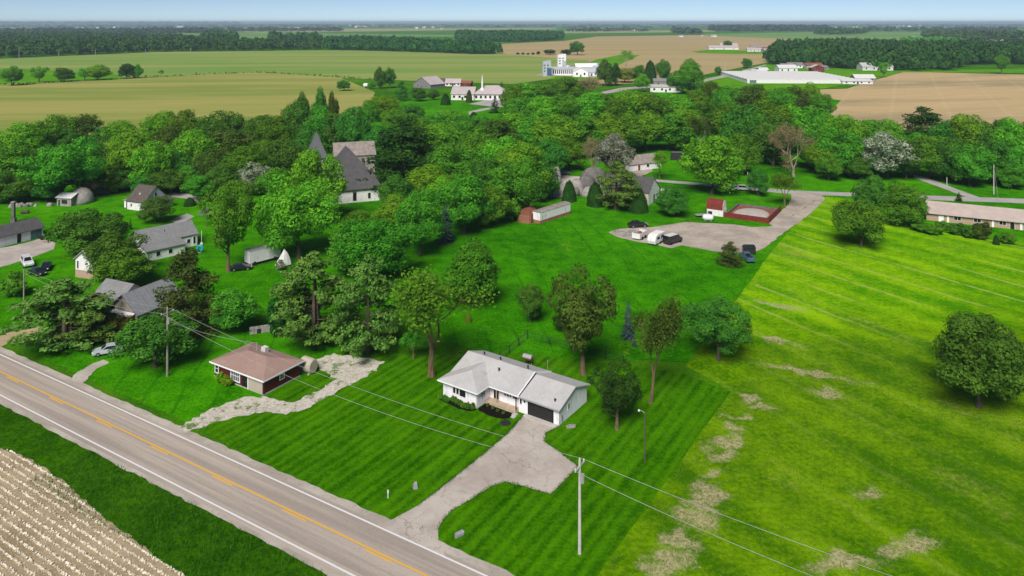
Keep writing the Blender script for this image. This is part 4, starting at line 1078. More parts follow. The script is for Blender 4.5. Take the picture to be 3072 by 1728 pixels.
# grey cottage and red-roofed shed near the drive
house('grey_cottage','low white cottage with weathered grey roof beyond the boulders','house',off(P(1583,432),-20,0,0),28,15,7,2.6,5.0,'white_wall_worn','roof_weathered',wins=[('f',8,9.2,1,2),('l',2.5,3.6,1,2)],doors=[('f',4,5,2.0,'red_barn')])
house('white_pump_house','tiny white shed against the stone barn gable','shed',off(P(1664,500),-30,0,0),-30,2.6,2.2,2.2,2.9,'white_paint','roof_white',doors=[('f',.8,1.7,1.8,'teal_door')])
mb = MB(); bx = thing('dark_box','dark green flat-sided storage box alone on the lawn','box',P(1703,402),-8)
mb.loft([[(-2.6,-1.4,0),(2.6,-1.4,0),(2.6,1.4,0),(-2.6,1.4,0)],[(-2.1,-1.2,3.0),(2.1,-1.2,3.0),(2.1,1.2,3.0),(-2.1,1.2,3.0)]]); mb.build('box_body','dark_metal',bx)
mb = MB(); mb.box(-2.2,2.2,-1.3,1.3,3.0,3.12); mb.build('box_lid','roof_slate',bx)
# church hall with the great grey roof
hp = P(868,512)
hall = thing('church_hall','tall church hall with steep dark grey roof among the trees','church',hp,22)
mb = MB(); mb.box(-4,10.5,0,22,-.1,4.1); mb.build('wall','white_wall_worn',hall)
mb = MB(); gable_roof(mb,-4,10.5,0,22,4.3,14.0,.5,.18,'y'); 
hr = MB(); q=[(-4.6,-.6,4.0),(11.1,-.6,4.0),(9.4,3.2,6.6),(6.2,9.5,13.6),(.6,9.5,13.6),(-3.0,3.2,6.6)]
hr.add([(-4.6,-.6,3.9),(11.3,-.6,3.9),(11.3,-.6,4.15),(-4.6,-.6,4.15),(-3.4,4,7.2),(9.6,4,7.2),(3.25,11,14.6),(-4.6,23,4.0),(11.3,23,4.0),(3.25,19,14.4)],
   [(0,1,2,3),(3,2,5,4),(4,5,6),(2,8,9,6,5),(3,4,6,9,7),(7,9,8),(0,7,8,1),(1,8,2),(0,3,7)])
hr.build('roof','roof_charcoal',hall)
window(hall,(0,0,0),fa,fn,2.4,3.4,.6,3.2,0,'stone_grey'); window(hall,(0,0,0),fa,fn,7.0,7.7,1.0,2.6,0,'stone_grey')
mb = MB(); mb.slab([(11.2,10,3.1),(14.8,10,2.7),(14.8,15,2.7),(11.2,15,3.1)],.18); mb.box(14.3,14.6,10.2,10.5,-.1,2.55); mb.box(14.3,14.6,14.5,14.8,-.1,2.55); mb.build('side_porch','roof_weathered',hall)
sp = thing('church_tower','grey pyramid spire on a stone tower rising behind the trees','tower',P(796,452),20)
mb = MB(); mb.box(-3,3,-3,3,-.1,8); mb.build('tower_wall','stone_grey',sp)
mb = MB(); mb.add([(-3.6,-3.6,8),(3.6,-3.6,8),(3.6,3.6,8),(-3.6,3.6,8),(0,0,17.0)],[(0,1,4),(1,2,4),(2,3,4),(3,0,4),(3,2,1,0)]); mb.build('spire','roof_slate',sp)
house('parish_house','brown weathered gable roof just behind the steep grey church roof','house',off(P(842,452),18,0,0),18,14,10,8.2,12.0,'stone_grey','roof_weathered',wins=[('f',3,4.2,3,4.6)],doors=[('f',6,7.2,2.2)])
house('metal_roof_shed','pale metal roofed shed half hidden in the dark trees','shed',P(905,372),35,11,8,3.2,6.2,'white_wall_worn','metal_sheet',doors=[('f',4,6.5,2.4,'dark_metal')])
# left village
h1 = house('steep_house','white house with steep dark brown roof beside clipped round bush','house',P(320,526.6),-22,6.6,8.4,2.7,6.4,'white_wall_worn','roof_darkbrown',ov=.3,
   wins=[('f',1.4,1.9,1.0,1.9),('r',2.2,3.0,1.0,2.0),('r',5.4,6.2,1.0,2.0),('r',3.8,4.6,3.6,4.6)],doors=[('f',4.4,5.3,2.0,'white_trim')])
mb = MB(); mb.box(-2.6,-.02,1.2,5.5,-.1,2.3); mb.build('side_room','white_paint',h1)
mb = MB(); mb.slab([(-2.9,.9,2.3),(-.02,.9,2.9),(-.02,5.8,2.9),(-2.9,5.8,2.3)],.12); mb.build('side_roof','roof_white',h1)
mb = MB(); mb.box(6.62,9.4,1.5,8.0,-.1,2.2); mb.build('porch_room','white_wall_worn',h1)
mb = MB(); mb.slab([(6.63,1.1,2.95),(9.9,1.1,2.3),(9.9,8.4,2.3),(6.63,8.4,2.95)],.12); mb.build('porch_roof','roof_darkbrown',h1)
mb = MB(); mb.box(-.35,.0,-.12,.28,0,2.9); mb.build('corner_post','stone_dark',h1)
mb = MB(); mb.box(3.0,3.5,1.5,1.9,4.3,4.7); mb.build('skylight','tarp_white',bpy.data.objects['roof'] if False else h1)
h2 = house('two_tier_house','white house with broad grey roof stepping down to low wing','house',P(357,648),47,13.0,8.0,3.0,5.4,'white_paint','roof_grey',ov=.3,
   wins=[('f',10.5,11.3,1.0,2.0),('l',3.4,4.0,3.2,4.0),('f',12.0,12.6,.6,2.3)],doors=[('l',5.6,6.5,2.0)])
mb = MB(); mb.box(-.6,8.2,-4.2,-.02,-.1,2.3); mb.build('wing_wall','white_paint',h2)
mb = MB(); mb.slab([(-.9,-4.6,2.45),(8.5,-4.6,2.45),(8.5,-.02,3.25),(-.9,-.02,3.25)],.14); mb.build('wing_roof','roof_grey',h2)
for s0 in (2.2,5.0): window(h2,(-.6,-4.2,0),fa,fn,s0,s0+.9,.8,1.8)
mb = MB(); mb.tube([(6,2.2,4.1),(6,2.2,5.0)],.07,6); mb.build('vent_pipe','dark_metal',h2)
gr = house('white_garage','long white garage with dark roof at the left edge','garage',off(P(108.3,596),62,-14,-.0),62,14,7,2.6,4.4,'white_paint','roof_charcoal',ov=.45,doors=[('f',7.7,8.7,2.2,'black_panel')])
mb = MB(); mb.obox((0,0,0),fa,fn,11.0,13.6,.0,2.2,.02,.07); gdd = mb.build('garage_door','teal_door',gr)
for k in range(8):
    for (s0,s1) in ((0.02,7.55),(8.85,10.9)):
        mb = MB(); mb.obox((0,0,0),fa,fn,s0,s1,.05+k*.3,.05+k*.3+.275,.004,.03); mb.build('siding_board','white_paint',gr)
sh = house('weathered_stone_shed','small weathered stone shed with pale curved roof under leafy tree','shed',P(143,518),-12,5.0,4.4,2.6,3.5,'stone_grey','tarp_white',wins=[('f',1.9,3.6,.8,1.9,3,'stone_dark')],doors=[('f',.5,1.2,1.9,'dark_metal')])
mbv = MB(); mbv.lathe([(3.6,-.1),(3.4,1.2),(3.1,2.6),(2.2,3.8),(1.0,4.5),(.05,4.7)],14)
hm = thing('stone_mound','rounded brown stone mound with dark hollow beside the stone shed','mound',off(P(196,514),0,0,2))
mbv.build('mound_body','stone_grey',hm,True)
mb = MB(); mb.lathe([(1.35,-.1),(1.3,1.1),(.9,2.0),(.05,2.3)],12,-.4,-2.45); mb.build('hollow','stone_dark',hm,True)
sb = house('white_outbuilding','narrow white gabled outbuilding with brick base behind round shrubs','shed',P(190,697),-20,5.0,7,4.1,6.0,'white_wall_worn','roof_white',axis='y',wins=[('f',.5,.95,2.0,3.6)],base=(1.7,'brick'))
# grey cross-gabled house between the pines
gh = thing('grey_roof_house','grey roofed cottage with plank roof mostly hidden by pines','house',P(262,800),-24)
mb = MB(); gable_body(mb,-3.6,3.2,0,7,3.0,5.6,'x'); mb.build('wall','cream_wall',gh)
mb = MB(); gable_roof(mb,-3.6,3.2,0,7,3.0,5.6,.4,.14,'x'); mb.build('roof','roof_grey',gh)
mb = MB(); gable_body(mb,3.4,10.6,-1.5,8,3.0,5.9,'y'); mb.build('gable_room','pole_wood',gh)
mb = MB(); gable_roof(mb,3.4,10.6,-1.5,8,3.0,5.9,.45,.10,'y'); pr = mb.build('plank_roof','roof_slate',gh)
sl = (5.9-3.0)/3.6
for side in (-1,1):
    for k in range(13):
        y = -1.9 + k*.79
        xe = 7.0+side*4.0; ze = 5.9-sl*4.0
        q = [(7.0,y,6.06),(xe,y,ze+.16),(xe,y+.72,ze+.16),(7.0,y+.72,6.06)]
        MB().slab(q,.05).build('roof_plank','metal_sheet',pr)
mb = MB(); mb.box(4.2,9.8,-3.6,-3.3,-.1,.3); mb.box(4.2,4.4,-3.5,-3.3,.3,2.5); mb.box(9.6,9.8,-3.5,-3.3,.3,2.5); mb.slab([(3.9,-3.9,2.6),(10.1,-3.9,2.6),(10.1,-1.55,3.0),(3.9,-1.55,3.0)],.12); mb.build('porch','white_trim',gh)
window(gh,(3.4,-1.5,0),fa,fn,1.2,2.4,.9,2.0,1); door(gh,(3.4,-1.5,0),fa,fn,3.6,4.5,2.0)

# ---- lot on the right: arched red shed, red walled pen, red-brown shed, white trailer
PA = -31.8
pa = S(2171.5,652.7)
shd = thing('red_roof_shed','white shed with rounded red roof at the corner of red walled pen','shed',off(pa,PA,-4.9,.3),PA)
prof = [(0,1.9),(.25,3.2),(.9,4.1),(1.75,4.5),(2.6,4.1),(3.25,3.2),(3.5,1.9)]
mb = MB(); mb.box(0,4.6,0,3.5,-.1,1.9); mb.build('wall','white_wall_worn',shd)
mb = MB(); mb.loft([[(x,y,z) for y,z in prof] for x in (.05,4.55)]); mb.build('gable_wall','white_wall_worn',shd)
mb = MB()
pr2 = [(y+(y-1.75)*.08,z+.1) for y,z in prof]
for i in range(len(prof)-1):
    mb.slab([(-.15,pr2[i][0],pr2[i][1]),(4.5,pr2[i][0],pr2[i][1]),(4.5,pr2[i+1][0],pr2[i+1][1]),(-.15,pr2[i+1][0],pr2[i+1][1])],.08)
mb.build('roof','red_barn',shd)
mb = MB(); mb.obox((0,0,0),fa,fn,.3,1.5,.1,1.2,.004,.04); mb.build('door','dark_metal',shd)
pen = thing('walled_pen','low red-walled pen holding a white tarp beside the gravel lane','pen',pa,PA)
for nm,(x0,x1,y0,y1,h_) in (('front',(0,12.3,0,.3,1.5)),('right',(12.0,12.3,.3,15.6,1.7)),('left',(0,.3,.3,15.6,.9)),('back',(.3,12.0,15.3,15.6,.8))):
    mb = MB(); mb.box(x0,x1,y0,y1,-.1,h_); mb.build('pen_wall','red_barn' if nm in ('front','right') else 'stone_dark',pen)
mb = MB(); mb.box(.3,12.0,.3,15.3,.02,.2); mb.build('pen_floor','rust',pen)
mb = MB()
secs=[]
for k in range(7):
    f_=k/6; r_=math.cos(f_*math.pi/2)
    secs.append([(5.9+4.9*r_*math.cos(a_), 7.0+6.0*r_*math.sin(a_), .2+1.0*math.sin(f_*math.pi/2)) for a_ in [2*math.pi*i/20 for i in range(20)]])
tp = thing('tarp_heap','grey white tarp stretched over a low heap inside the red pen','tarp',(pa[0],pa[1],.0),PA)
mb.loft(secs).build('tarp','tarp_pool',tp,True)
mb = MB()
for i in range(20):
    a_=2*math.pi*i/20
    mb.add([(5.9+4.9*math.cos(a_)-.15,7.0+6*math.sin(a_)-.15,.2),(5.9+4.9*math.cos(a_)+.15,7.0+6*math.sin(a_)-.15,.2),(5.9+4.9*math.cos(a_),7.0+6*math.sin(a_)+.15,.2),(5.9+4.9*math.cos(a_),7.0+6*math.sin(a_),.42)],[(0,1,3),(1,2,3),(2,0,3)])
mb.build('weights','stone_grey',tp)
# red-brown shed and old trailer at the edge of the back lawn
rs = thing('brown_shed','red brown barrel-roofed metal shed next to long white trailer','shed',P(1302,560),-22)
prof = [(0,0),(0,2.5),(.5,3.2),(1.5,3.7),(2.5,3.7),(3.5,3.2),(4.0,2.5),(4.0,0)]
MB().loft([[(x,y,z) for x,z in prof] for y in (0,4.6)]).build('shell','rust',rs)
mb = MB(); mb.obox((0,0,0),fa,fn,.5,3.4,.05,2.3,.004,.05); mb.build('door','skirt_brown',rs)
for k in range(4):
    mb = MB(); secs=[[(x+(x-2)*.02,y,z+.03) for x,z in prof] for y in (.4+k*1.25,.5+k*1.25)]; mb.loft(secs,False); mb.build('rib','skirt_brown',rs)
TA = 49
tl = thing('box_trailer','long white box trailer with rust brown skirt parked on back lawn','trailer',off(P(1358.7,564.3),TA,0,0),TA)
mb = MB(); mb.box(0,13.8,0,2.7,.95,3.1); mb.build('box','white_wall_worn',tl)
mb = MB(); mb.box(-.02,13.82,-.02,2.72,.1,.94); mb.build('skirt','skirt_brown',tl)
mb = MB(); mb.loft([[(x,-.08,3.1),(x,2.78,3.1),(x,2.3,3.42),(x,1.35,3.5),(x,.4,3.42)] for x in (-.1,13.9)]); mb.build('roof','roof_weathered',tl)
mb = MB(); mb.obox((0,0,0),(0,1),(-1,0),.35,1.25,1.1,2.9,.004,.05); mb.obox((0,0,0),(0,1),(-1,0),1.42,2.35,1.1,2.9,.004,.05); mb.build('rear_doors','white_paint',tl)
for y in (.5,):
    for x in (1.0,2.2,11.5):
        mb = MB(); mb.obox((0,0,0),fa,fn,x,x+.12,1.3,2.4,.004,.02); mb.build('rust_streak','dark_metal',tl)
# white lorry box behind the cedar
tb = thing('lorry_box','white lorry box body standing in trees behind tall cedar','trailer',off(P(628.3,672),47,0,0),47)
mb = MB(); mb.box(0,7.6,0,2.5,.7,3.4); mb.build('box','white_paint',tb)
mb = MB(); mb.box(-.04,7.64,-.04,2.54,3.4,3.5); mb.build('roof','roof_white',tb)
mb = MB(); mb.box(.1,7.5,.3,2.2,.35,.69); mb.build('chassis','dark_metal',tb)
for x in (1.2,6.2):
    for y in (-.02,2.3):
        mb = MB(); mb.tube([(x,y,.48),(x,y+.24,.48)],.48,12); mb.build('wheel','tyre',tb)
mb = MB(); mb.obox((0,0,0),(0,1),(-1,0),.1,1.22,.8,3.3,.004,.05); mb.obox((0,0,0),(0,1),(-1,0),1.28,2.4,.8,3.3,.004,.05); mb.build('rear_doors','white_trim',tb)
cn = thing('white_canopy','white pointed canvas canopy leaning beside the lorry box','canopy',P(713,668),30)
mb = MB()
secs=[]
for z,r_,dx in ((.3,1.7,0),(.9,1.5,.1),(1.8,1.1,.25),(2.8,.6,.3),(3.6,.12,.2)):
    secs.append([(dx+r_*math.cos(2*math.pi*i/10)*(1+.12*(i%2)), r_*.8*math.sin(2*math.pi*i/10)*(1+.12*(i%2)), z) for i in range(10)])
mb.loft(secs).build('canvas','tarp_white',cn)
mb = MB(); mb.tube([(0,0,0),(.2,0,3.9)],.05,6); mb.build('pole','grey_metal',cn)
# ---------------------------------------------------------------- vehicles
def car(label, loc, rot, body='car_silver', kind='sedan', name=None, s=1.0, cat='car'):
    T = thing(name or ('pickup_truck' if kind == 'pickup' else 'parked_car'), label, cat, loc, rot)
    T.scale = (s,s,s)
    if kind == 'sedan':
        pr = [(-2.2,.32),(-2.32,.6),(-2.2,.92),(-1.3,1.0),(.9,.96),(2.0,.82),(2.3,.6),(2.25,.32)]
        cab = [(-1.75,.96,1.05,.95),(-1.05,1.42,.25,1.42)]
    elif kind == 'suv':
        pr = [(-2.3,.4),(-2.4,.75),(-2.32,1.1),(-1.3,1.14),(1.0,1.12),(2.1,1.0),(2.35,.7),(2.3,.4)]
        cab = [(-2.28,1.1,1.15,1.1),(-2.0,1.78,.35,1.78)]
    else:
        pr = [(-2.7,.45),(-2.75,.8),(-2.7,1.12),(-.9,1.14),(.9,1.12),(2.3,1.05),(2.65,.75),(2.6,.45)]
        cab = [(-.85,1.1,1.35,1.1),(-.75,1.8,.55,1.8)]
    hw = .9
    mb = MB(); secs = []
    cx = 0.0; cz = sum(p[1] for p in pr)/len(pr)
    for y, k in ((-hw,.93),(-hw*.9,1.0),(hw*.9,1.0),(hw,.93)):
        secs.append([(p[0]*(.985 if k<1 else 1), y, cz+(p[1]-cz)*k) for p in pr])
    bd = mb.loft(secs).build('body', body, T)
    (xb0,zb0,xb1,zb1),(xt0,zt0,xt1,zt1) = cab
    yb, ytp = hw*.9, hw*.72
    A = [(xb0,-yb,zb0-.03),(xb1,-yb,zb1-.03),(xb1,yb,zb1-.03),(xb0,yb,zb0-.03)]
    B = [(xt0,-ytp,zt0),(xt1,-ytp,zt1),(xt1,ytp,zt1),(xt0,ytp,zt0)]
    mb = MB(); mb.loft([A,B]); mb.slab([(p[0],p[1]*.97,p[2]+.05) for p in B],.06); mb.build('cabin', body, T)
    def pane(i, j, nm):
        q = [Vector(A[i]),Vector(A[j]),Vector(B[j]),Vector(B[i])]
        c = sum(q, Vector())/4; n = (q[1]-q[0]).cross(q[3]-q[0]).normalized()
        if n.dot(c-Vector((0,0,.8))) < 0: n = -n
        v_ = [c+(p-c)*.84+n*.012 for p in q]
        MB().add([tuple(p) for p in v_]+[tuple(p-n*.02) for p in v_],[(0,1,2,3),(7,6,5,4),(0,4,5,1),(1,5,6,2),(2,6,7,3),(3,7,4,0)]).build(nm,'glass',T)
    pane(1,2,'windscreen'); pane(3,0,'rear_window'); pane(0,1,'side_window'); pane(2,3,'side_window')
    if kind == 'pickup':
        mb = MB(); mb.box(-2.6,-.95,-.72,.72,1.1,1.16); mb.build('bed','dark_metal',T)
        for y in (-.86,.74): MB().box(-2.68,-.9,y,y+.12,1.1,1.38).build('bed_side',body,T)
        MB().box(-2.74,-2.64,-.74,.74,1.1,1.38).build('tailgate',body,T)
    wx = 1.42 if kind != 'pickup' else 1.65
    for x in (-wx, wx):
        for y in (-hw-.03, hw-.21):
            w_ = MB().tube([(x,y,.34),(x,y+.24,.34)],.34,14).build('wheel','tyre',T)
            yy = y-.01 if y < 0 else y+.22
            MB().tube([(x,yy,.34),(x,yy+.03,.34)],.19,10).build('rim','rim',w_)
    f = pr[-2][0]; zz = pr[-2][1]
    for y in (-.68,.42): MB().box(f-.12,f+.02,y,y+.26,zz,zz+.16).build('headlight','lamp_lens',T)
    bk = pr[1][0]; zz = pr[1][1]
    for y in (-.8,.6): MB().box(bk-.02,bk+.1,y,y+.2,zz+.02,zz+.22).build('tail_light','lamp_red',T)
    return T
Z1 = .105
car('silver car parked on grass under the dense dark tree', P(272,890)+(Z1,), 205, 'car_silver','sedan')
car('white estate car at the end of the concrete apron', P(68,668)+(Z1,), -48, 'car_white','suv',s=1.1)
car('black hatchback parked right of the white estate car', P(116,678)+(Z1,), -65, 'car_black','sedan')
car('black saloon in front of the white estate car', P(94,692)+(Z1,), -30, 'car_black','sedan')
car('black car half hidden left of the white lorry box', P(606,680)+(Z1,), 20, 'car_black','sedan')
car('black car behind the open trailer at the gravel lot', P(1604,572)+(.115,), 12, 'car_black','sedan',s=1.15)
car('blue pickup truck behind the ragged juniper', P(1878,655)+(.1,), 95, 'car_blue','pickup',cat='pickup')
car('dark car between the boulders and the pale path', P(1417,440)+(Z1,), 15, 'stone_dark','suv')
car('white car left of the pair on the village road', P(1852,478)+(.11,), -8, 'car_white','sedan')
car('white van right of the pair on the village road', P(1872,480)+(.11,), -8, 'car_white','suv')
# parked trailers on the lot
ot = thing('open_trailer','white open trailer heaped with red rubble on the gravel lot','trailer',P(1609,600)+(.11,),56)
mb = MB()
for q in ((-2.2,2.2,-1.1,-1.0),(-2.2,2.2,1.0,1.1),(-2.2,-2.1,-1.0,1.0),(2.1,2.2,-1.0,1.0)): mb.box(q[0],q[1],q[2],q[3],.5,1.7)
mb.box(-2.2,2.2,-1.1,1.1,.4,.5); mb.build('box','white_wall_worn',ot)
for x in (-.9,.9):
    for y in (-1.3,1.12): MB().tube([(x,y,.4),(x,y+.18,.4)],.4,12).build('wheel','tyre',ot)
MB().tube([(2.2,0,.5),(3.4,0,.45)],.06,6).build('drawbar','dark_metal',ot)
hp_ = thing('rubble_heap','red rubble piled in the white open trailer','rubble',P(1609,600)+(.61,),56)
mb = MB(); r_ = random.Random(3); secs=[]
for k in range(5):
    f_=k/4; secs.append([((2.05*(1-f_*.85)*max(-1,min(1,1.3*math.cos(a_))))*r_.uniform(.93,1.0),(.97*(1-f_*.85)*max(-1,min(1,1.3*math.sin(a_))))*r_.uniform(.93,1.0),.25+f_*1.05+r_.uniform(-.05,.05)) for a_ in [2*math.pi*i/16 for i in range(16)]])
secs.insert(0,[(p[0],p[1],.0) for p in secs[0]])
mb.loft(secs).build('rubble','rust',hp_)
cv = thing('caravan','slanted white caravan between rubble trailer and dark van','caravan',P(1652,612)+(.11,),54)
prof=[(-3.0,.5),(-3.2,1.2),(-2.8,2.3),(-1.6,2.6),(2.4,2.5),(2.9,1.9),(3.1,1.0),(3.0,.5)]
MB().loft([[(x*(.97 if abs(y)>1 else 1),y,z) for x,z in prof] for y in (-1.1,-1.0,1.0,1.1)]).build('body','white_wall_worn',cv)
MB().box(-2.0,-.6,-1.13,-1.09,1.4,2.0).build('window','glass',cv); MB().box(.2,1.6,-1.13,-1.09,1.4,2.0).build('window','glass',cv)
for y in (-1.12,.92): MB().tube([(0,y,.36),(0,y+.2,.36)],.36,12).build('wheel','tyre',cv)
MB().tube([(3.0,0,.5),(4.2,0,.45)],.05,6).build('drawbar','dark_metal',cv)
dv = thing('dark_van','black van with pale roof at the front of the gravel lot','van',P(1692,612)+(.11,),40)
prof=[(-2.6,.4),(-2.7,1.1),(-2.55,2.0),(-2.2,2.15),(1.2,2.1),(1.9,1.4),(2.6,1.15),(2.7,.7),(2.6,.4)]
MB().loft([[(x,y,z) for x,z in prof] for y in (-1.0,1.0)]).build('body','car_black',dv)
MB().box(-2.3,1.0,-.92,.92,2.14,2.2).build('roof','tarp_white',dv)
for y in (-1.02,1.0): MB().box(-2.2,1.2,y,y+.02,1.3,1.9).build('side_window','glass',dv)
for x in (-1.7,1.7):
    for y in (-1.06,.84): MB().tube([(x,y,.38),(x,y+.22,.38)],.38,12).build('wheel','tyre',dv)
for i,(x,y,sx,sy,h_,lab) in enumerate(((1560,586,3.4,2.0,.5,'flat grey slab at the far left tip of gravel lot'),(1582,596,3.8,1.8,.6,'second grey slab beside the rubble trailer'),(1590,586,2.4,1.4,.8,'small grey slab below the black car'))):
    st = thing('stone_slab',lab,'slab',P(x,y)+(.11,),i*25-20,'grey slabs on the gravel lot')
    r_=random.Random(i); MB().prism([(sx*.5*math.cos(a_)*r_.uniform(.8,1.1),sy*.5*math.sin(a_)*r_.uniform(.8,1.1)) for a_ in [2*math.pi*k/9 for k in range(9)]],-.05,h_*.7).build('slab','stone_grey',st)
wt = thing('white_tank','white oval tank lying on grass before the red roof shed','tank',P(1781,556)+(.1,),-10)
MB().loft([[(x,.9*k*math.cos(a_),.9+.9*k*math.sin(a_)) for a_ in [2*math.pi*i/14 for i in range(14)]] for x,k in ((-1.5,.3),(-1.35,.7),(-1.0,.95),(0,1),(1.0,.95),(1.35,.7),(1.5,.3))]).build('tank','tank_white',wt,True)
MB().box(-.9,-.7,-.6,.6,-.02,.3).box(.7,.9,-.6,.6,-.02,.3).build('feet','stone_grey',wt)
ft = thing('farm_trailer','grey flat trailer with wheel in front of the red roof shed','trailer',P(1768,546)+(.1,),12)
MB().box(-2.2,2.2,-.8,.8,.55,.72).build('deck','grey_metal',ft)
for y in (-1.0,.82): MB().tube([(1.2,y,.42),(1.2,y+.18,.42)],.42,12).build('wheel','tyre',ft)
MB().tube([(-2.2,0,.6),(-3.6,0,.3)],.06,6).build('drawbar','dark_metal',ft)
bk = thing('black_shelter','black upright shelter frame behind the blue pickup','shelter',P(1884,640)+(.11,),0)
MB().loft([[(-1.5,-.5,0),(1.5,-.5,0),(1.5,.6,0),(-1.5,.6,0)],[(-1.5,-.4,1.7),(1.5,-.4,1.7),(1.5,.6,1.7),(-1.5,.6,1.7)],[(-1.1,-.2,2.1),(1.3,-.2,2.1),(1.3,.6,2.1),(-1.1,.6,2.1)]]).build('shell','car_black',bk)
MB().box(-1.3,1.3,-.56,-.51,.1,1.4).build('flap','dark_metal',bk)

# ---------------------------------------------------------------- boulders and rounded huts
def boulder(label, x, yb, wm, hm_, dm, seed, m='stone_grey', hollow=None):
    T = thing('boulder', label, 'boulder', P(x,yb), seed*37 % 50 - 25, 'rounded grey boulders left of the barn')
    rs = random.Random(seed); n=18; secs=[]
    ph=[rs.uniform(0,6) for _ in range(4)]
    for k in range(9):
        f_=k/8*math.pi/2; r_=math.cos(f_)**.75; z=hm_*math.sin(f_)
        secs.append([(wm*.5*r_*math.cos(a_)*(1+.09*math.sin(3*a_+ph[0]+f_)+.05*math.sin(5*a_+ph[1])), dm*.5*r_*math.sin(a_)*(1+.08*math.sin(2*a_+ph[2]+2*f_)), z*(1+.04*math.sin(4*a_+ph[3]))) for a_ in [2*math.pi*i/n for i in range(n)]])
    secs[0]=[(p[0],p[1],-.2) for p in secs[0]]
    MB().loft(secs).build('rock', m, T, True)
    if hollow:
        MB().lathe([(wm*.2,-.1),(wm*.2,hm_*.3),(wm*.12,hm_*.52),(.02,hm_*.58)],12,wm*.08,-dm*.40).build('hollow','stone_dark',T,True)
boulder('largest dark grey rounded boulder under the silvery tree',1492,474,10.5,6.8,8,1,'stone_dark')
boulder('second dark boulder, between largest one and pale hollowed one',1476,482,6.6,5.2,6,2,'stone_dark')
boulder('pale boulder with dark hollow behind the clipped cone',1449,488,5.4,4.8,5,3,'stone_grey',True)
boulder('long low brown boulder left of the hollowed one',1420,484,8.5,2.9,5,4,'stone_grey')
boulder('small pale boulder right of the hollowed one',1478,494,3.6,3.0,3,5,'stone_grey')
boulder('upright pale boulder at the left end of the heap',1400,462,3.6,5.6,3,6,'stone_grey')
boulder('flat pale boulder at the foot of the left belt',1392,494,7.5,2.2,4,7,'stone_grey')
boulder('pinkish grey boulder between middle dome bush and pine',1520,500,7.0,4.2,5,8,'stone_grey')
sheet('gravel_patch', PP((1405,440),(1470,446),(1475,470),(1410,462)), .104, 'gravel_drive', 2, .3, 41)
sheet('cottage_apron', PP((1570,440),(1600,428),(1645,418),(1640,432),(1590,455),(1565,462)), .104, 'gravel_lot', 2, .3, 42)

# ---------------------------------------------------------------- utility poles, wires
def pole(label, loc, h, m='pole_wood', arm=True, rot=ROAD_ANG+90, r=.16, name='utility_pole'):
    T = thing(name, label, 'pole', loc, rot)
    MB().tube([(0,0,-.3),(0,0,h)],[r*1.15,r*.75],10).build('shaft', m, T)
    if arm:
        MB().box(-1.1,1.1,-.08,.04,h-.75,h-.6).build('crossarm', m, T)
        for x in (-1.0,0.0,1.0):
            z = h-.6 if x else h
            MB().lathe([(.035,z),(.085,z+.05),(.085,z+.14),(.04,z+.2)],8,x,0).build('insulator','insulator',T)
        MB().tube([(0,-.32,h-2.3),(0,-.32,h-1.4)],.2,10).build('transformer','grey_metal',T)
    return T
pR = S(1739,1663.6); pL = S(502,1130.5); pF = S(71.6,966)
HR, HL, HF = 9.7, 10.5, 9.6
pole('pale utility pole in the front lawn right of the driveway', pR+(.09,), HR, 'pole_pale')
pole('weathered utility pole left of the maroon house', pL+(.09,), HL, 'pole_wood')
pole('utility pole at the left edge near the leafy shrub', pF+(.09,), HF, 'pole_wood', False, r=.13)
pE = (pR[0]+UD[0]*62, pR[1]+UD[1]*62); pW = (pF[0]-UD[0]*60, pF[1]-UD[1]*60)
def wire(label, a, b, sag, r=.02, name='overhead_wire', grp='overhead wires along the road'):
    pts=[]
    for i in range(25):
        f_=i/24; pts.append((a[0]+(b[0]-a[0])*f_, a[1]+(b[1]-a[1])*f_, a[2]+(b[2]-a[2])*f_-4*sag*f_*(1-f_)))
    o = MB().tube(pts, r, 5).build(name,'wire_grey')
    return tag(o, label, 'wire', grp)
ca, sa = math.cos(R(ROAD_ANG+90)), math.sin(R(ROAD_ANG+90))
def at(p, x, z): return (p[0]+ca*x, p[1]+sa*x, z)
wire('upper wire between the maroon-house pole and the lawn pole', at(pL,1.0,HL-.35), at(pR,1.0,HR-.35), 1.5)
wire('lower wire between the maroon-house pole and the lawn pole', at(pL,-1.0,HL-.35), at(pR,-1.0,HR-.35), 2.1)
wire('upper wire running left from the maroon-house pole', at(pF,.1,HF-.1), at(pL,1.0,HL-.35), .9)
wire('lower wire running left from the maroon-house pole', at(pF,-.1,HF-.6), at(pL,-1.0,HL-.35), 1.2)
wire('upper wire running right from the lawn pole', at(pR,1.0,HR-.35), at(pE,1.0,HR-.2), 1.3)
wire('lower wire running right from the lawn pole', at(pR,-1.0,HR-.6), at(pE,-1.0,HR-1.2), 1.9)
wire('service wire from pole down to the maroon house roof', at(pL,0,HL-1.8), off((rc[0],rc[1]),RA,-7.1,4.6)+(4.5,), .5, .022)
# yard lamp post
lp = S(1935,1386)
T = thing('lamp_post','slim dark yard lamp post right of the driveway','lamp post',lp+(.09,),-40)
MB().tube([(0,0,-.2),(0,0,6.1)],[.10,.07],8).build('post','bark',T)
MB().tube([(0,0,6.0),(-.35,0,6.15),(-.8,0,6.15)],.035,6).build('arm','grey_metal',T)
MB().lathe([(.05,6.2),(.13,6.14),(.15,6.02),(.08,5.96)],10,-.85,0).build('lamp_head','lamp_lens',T)
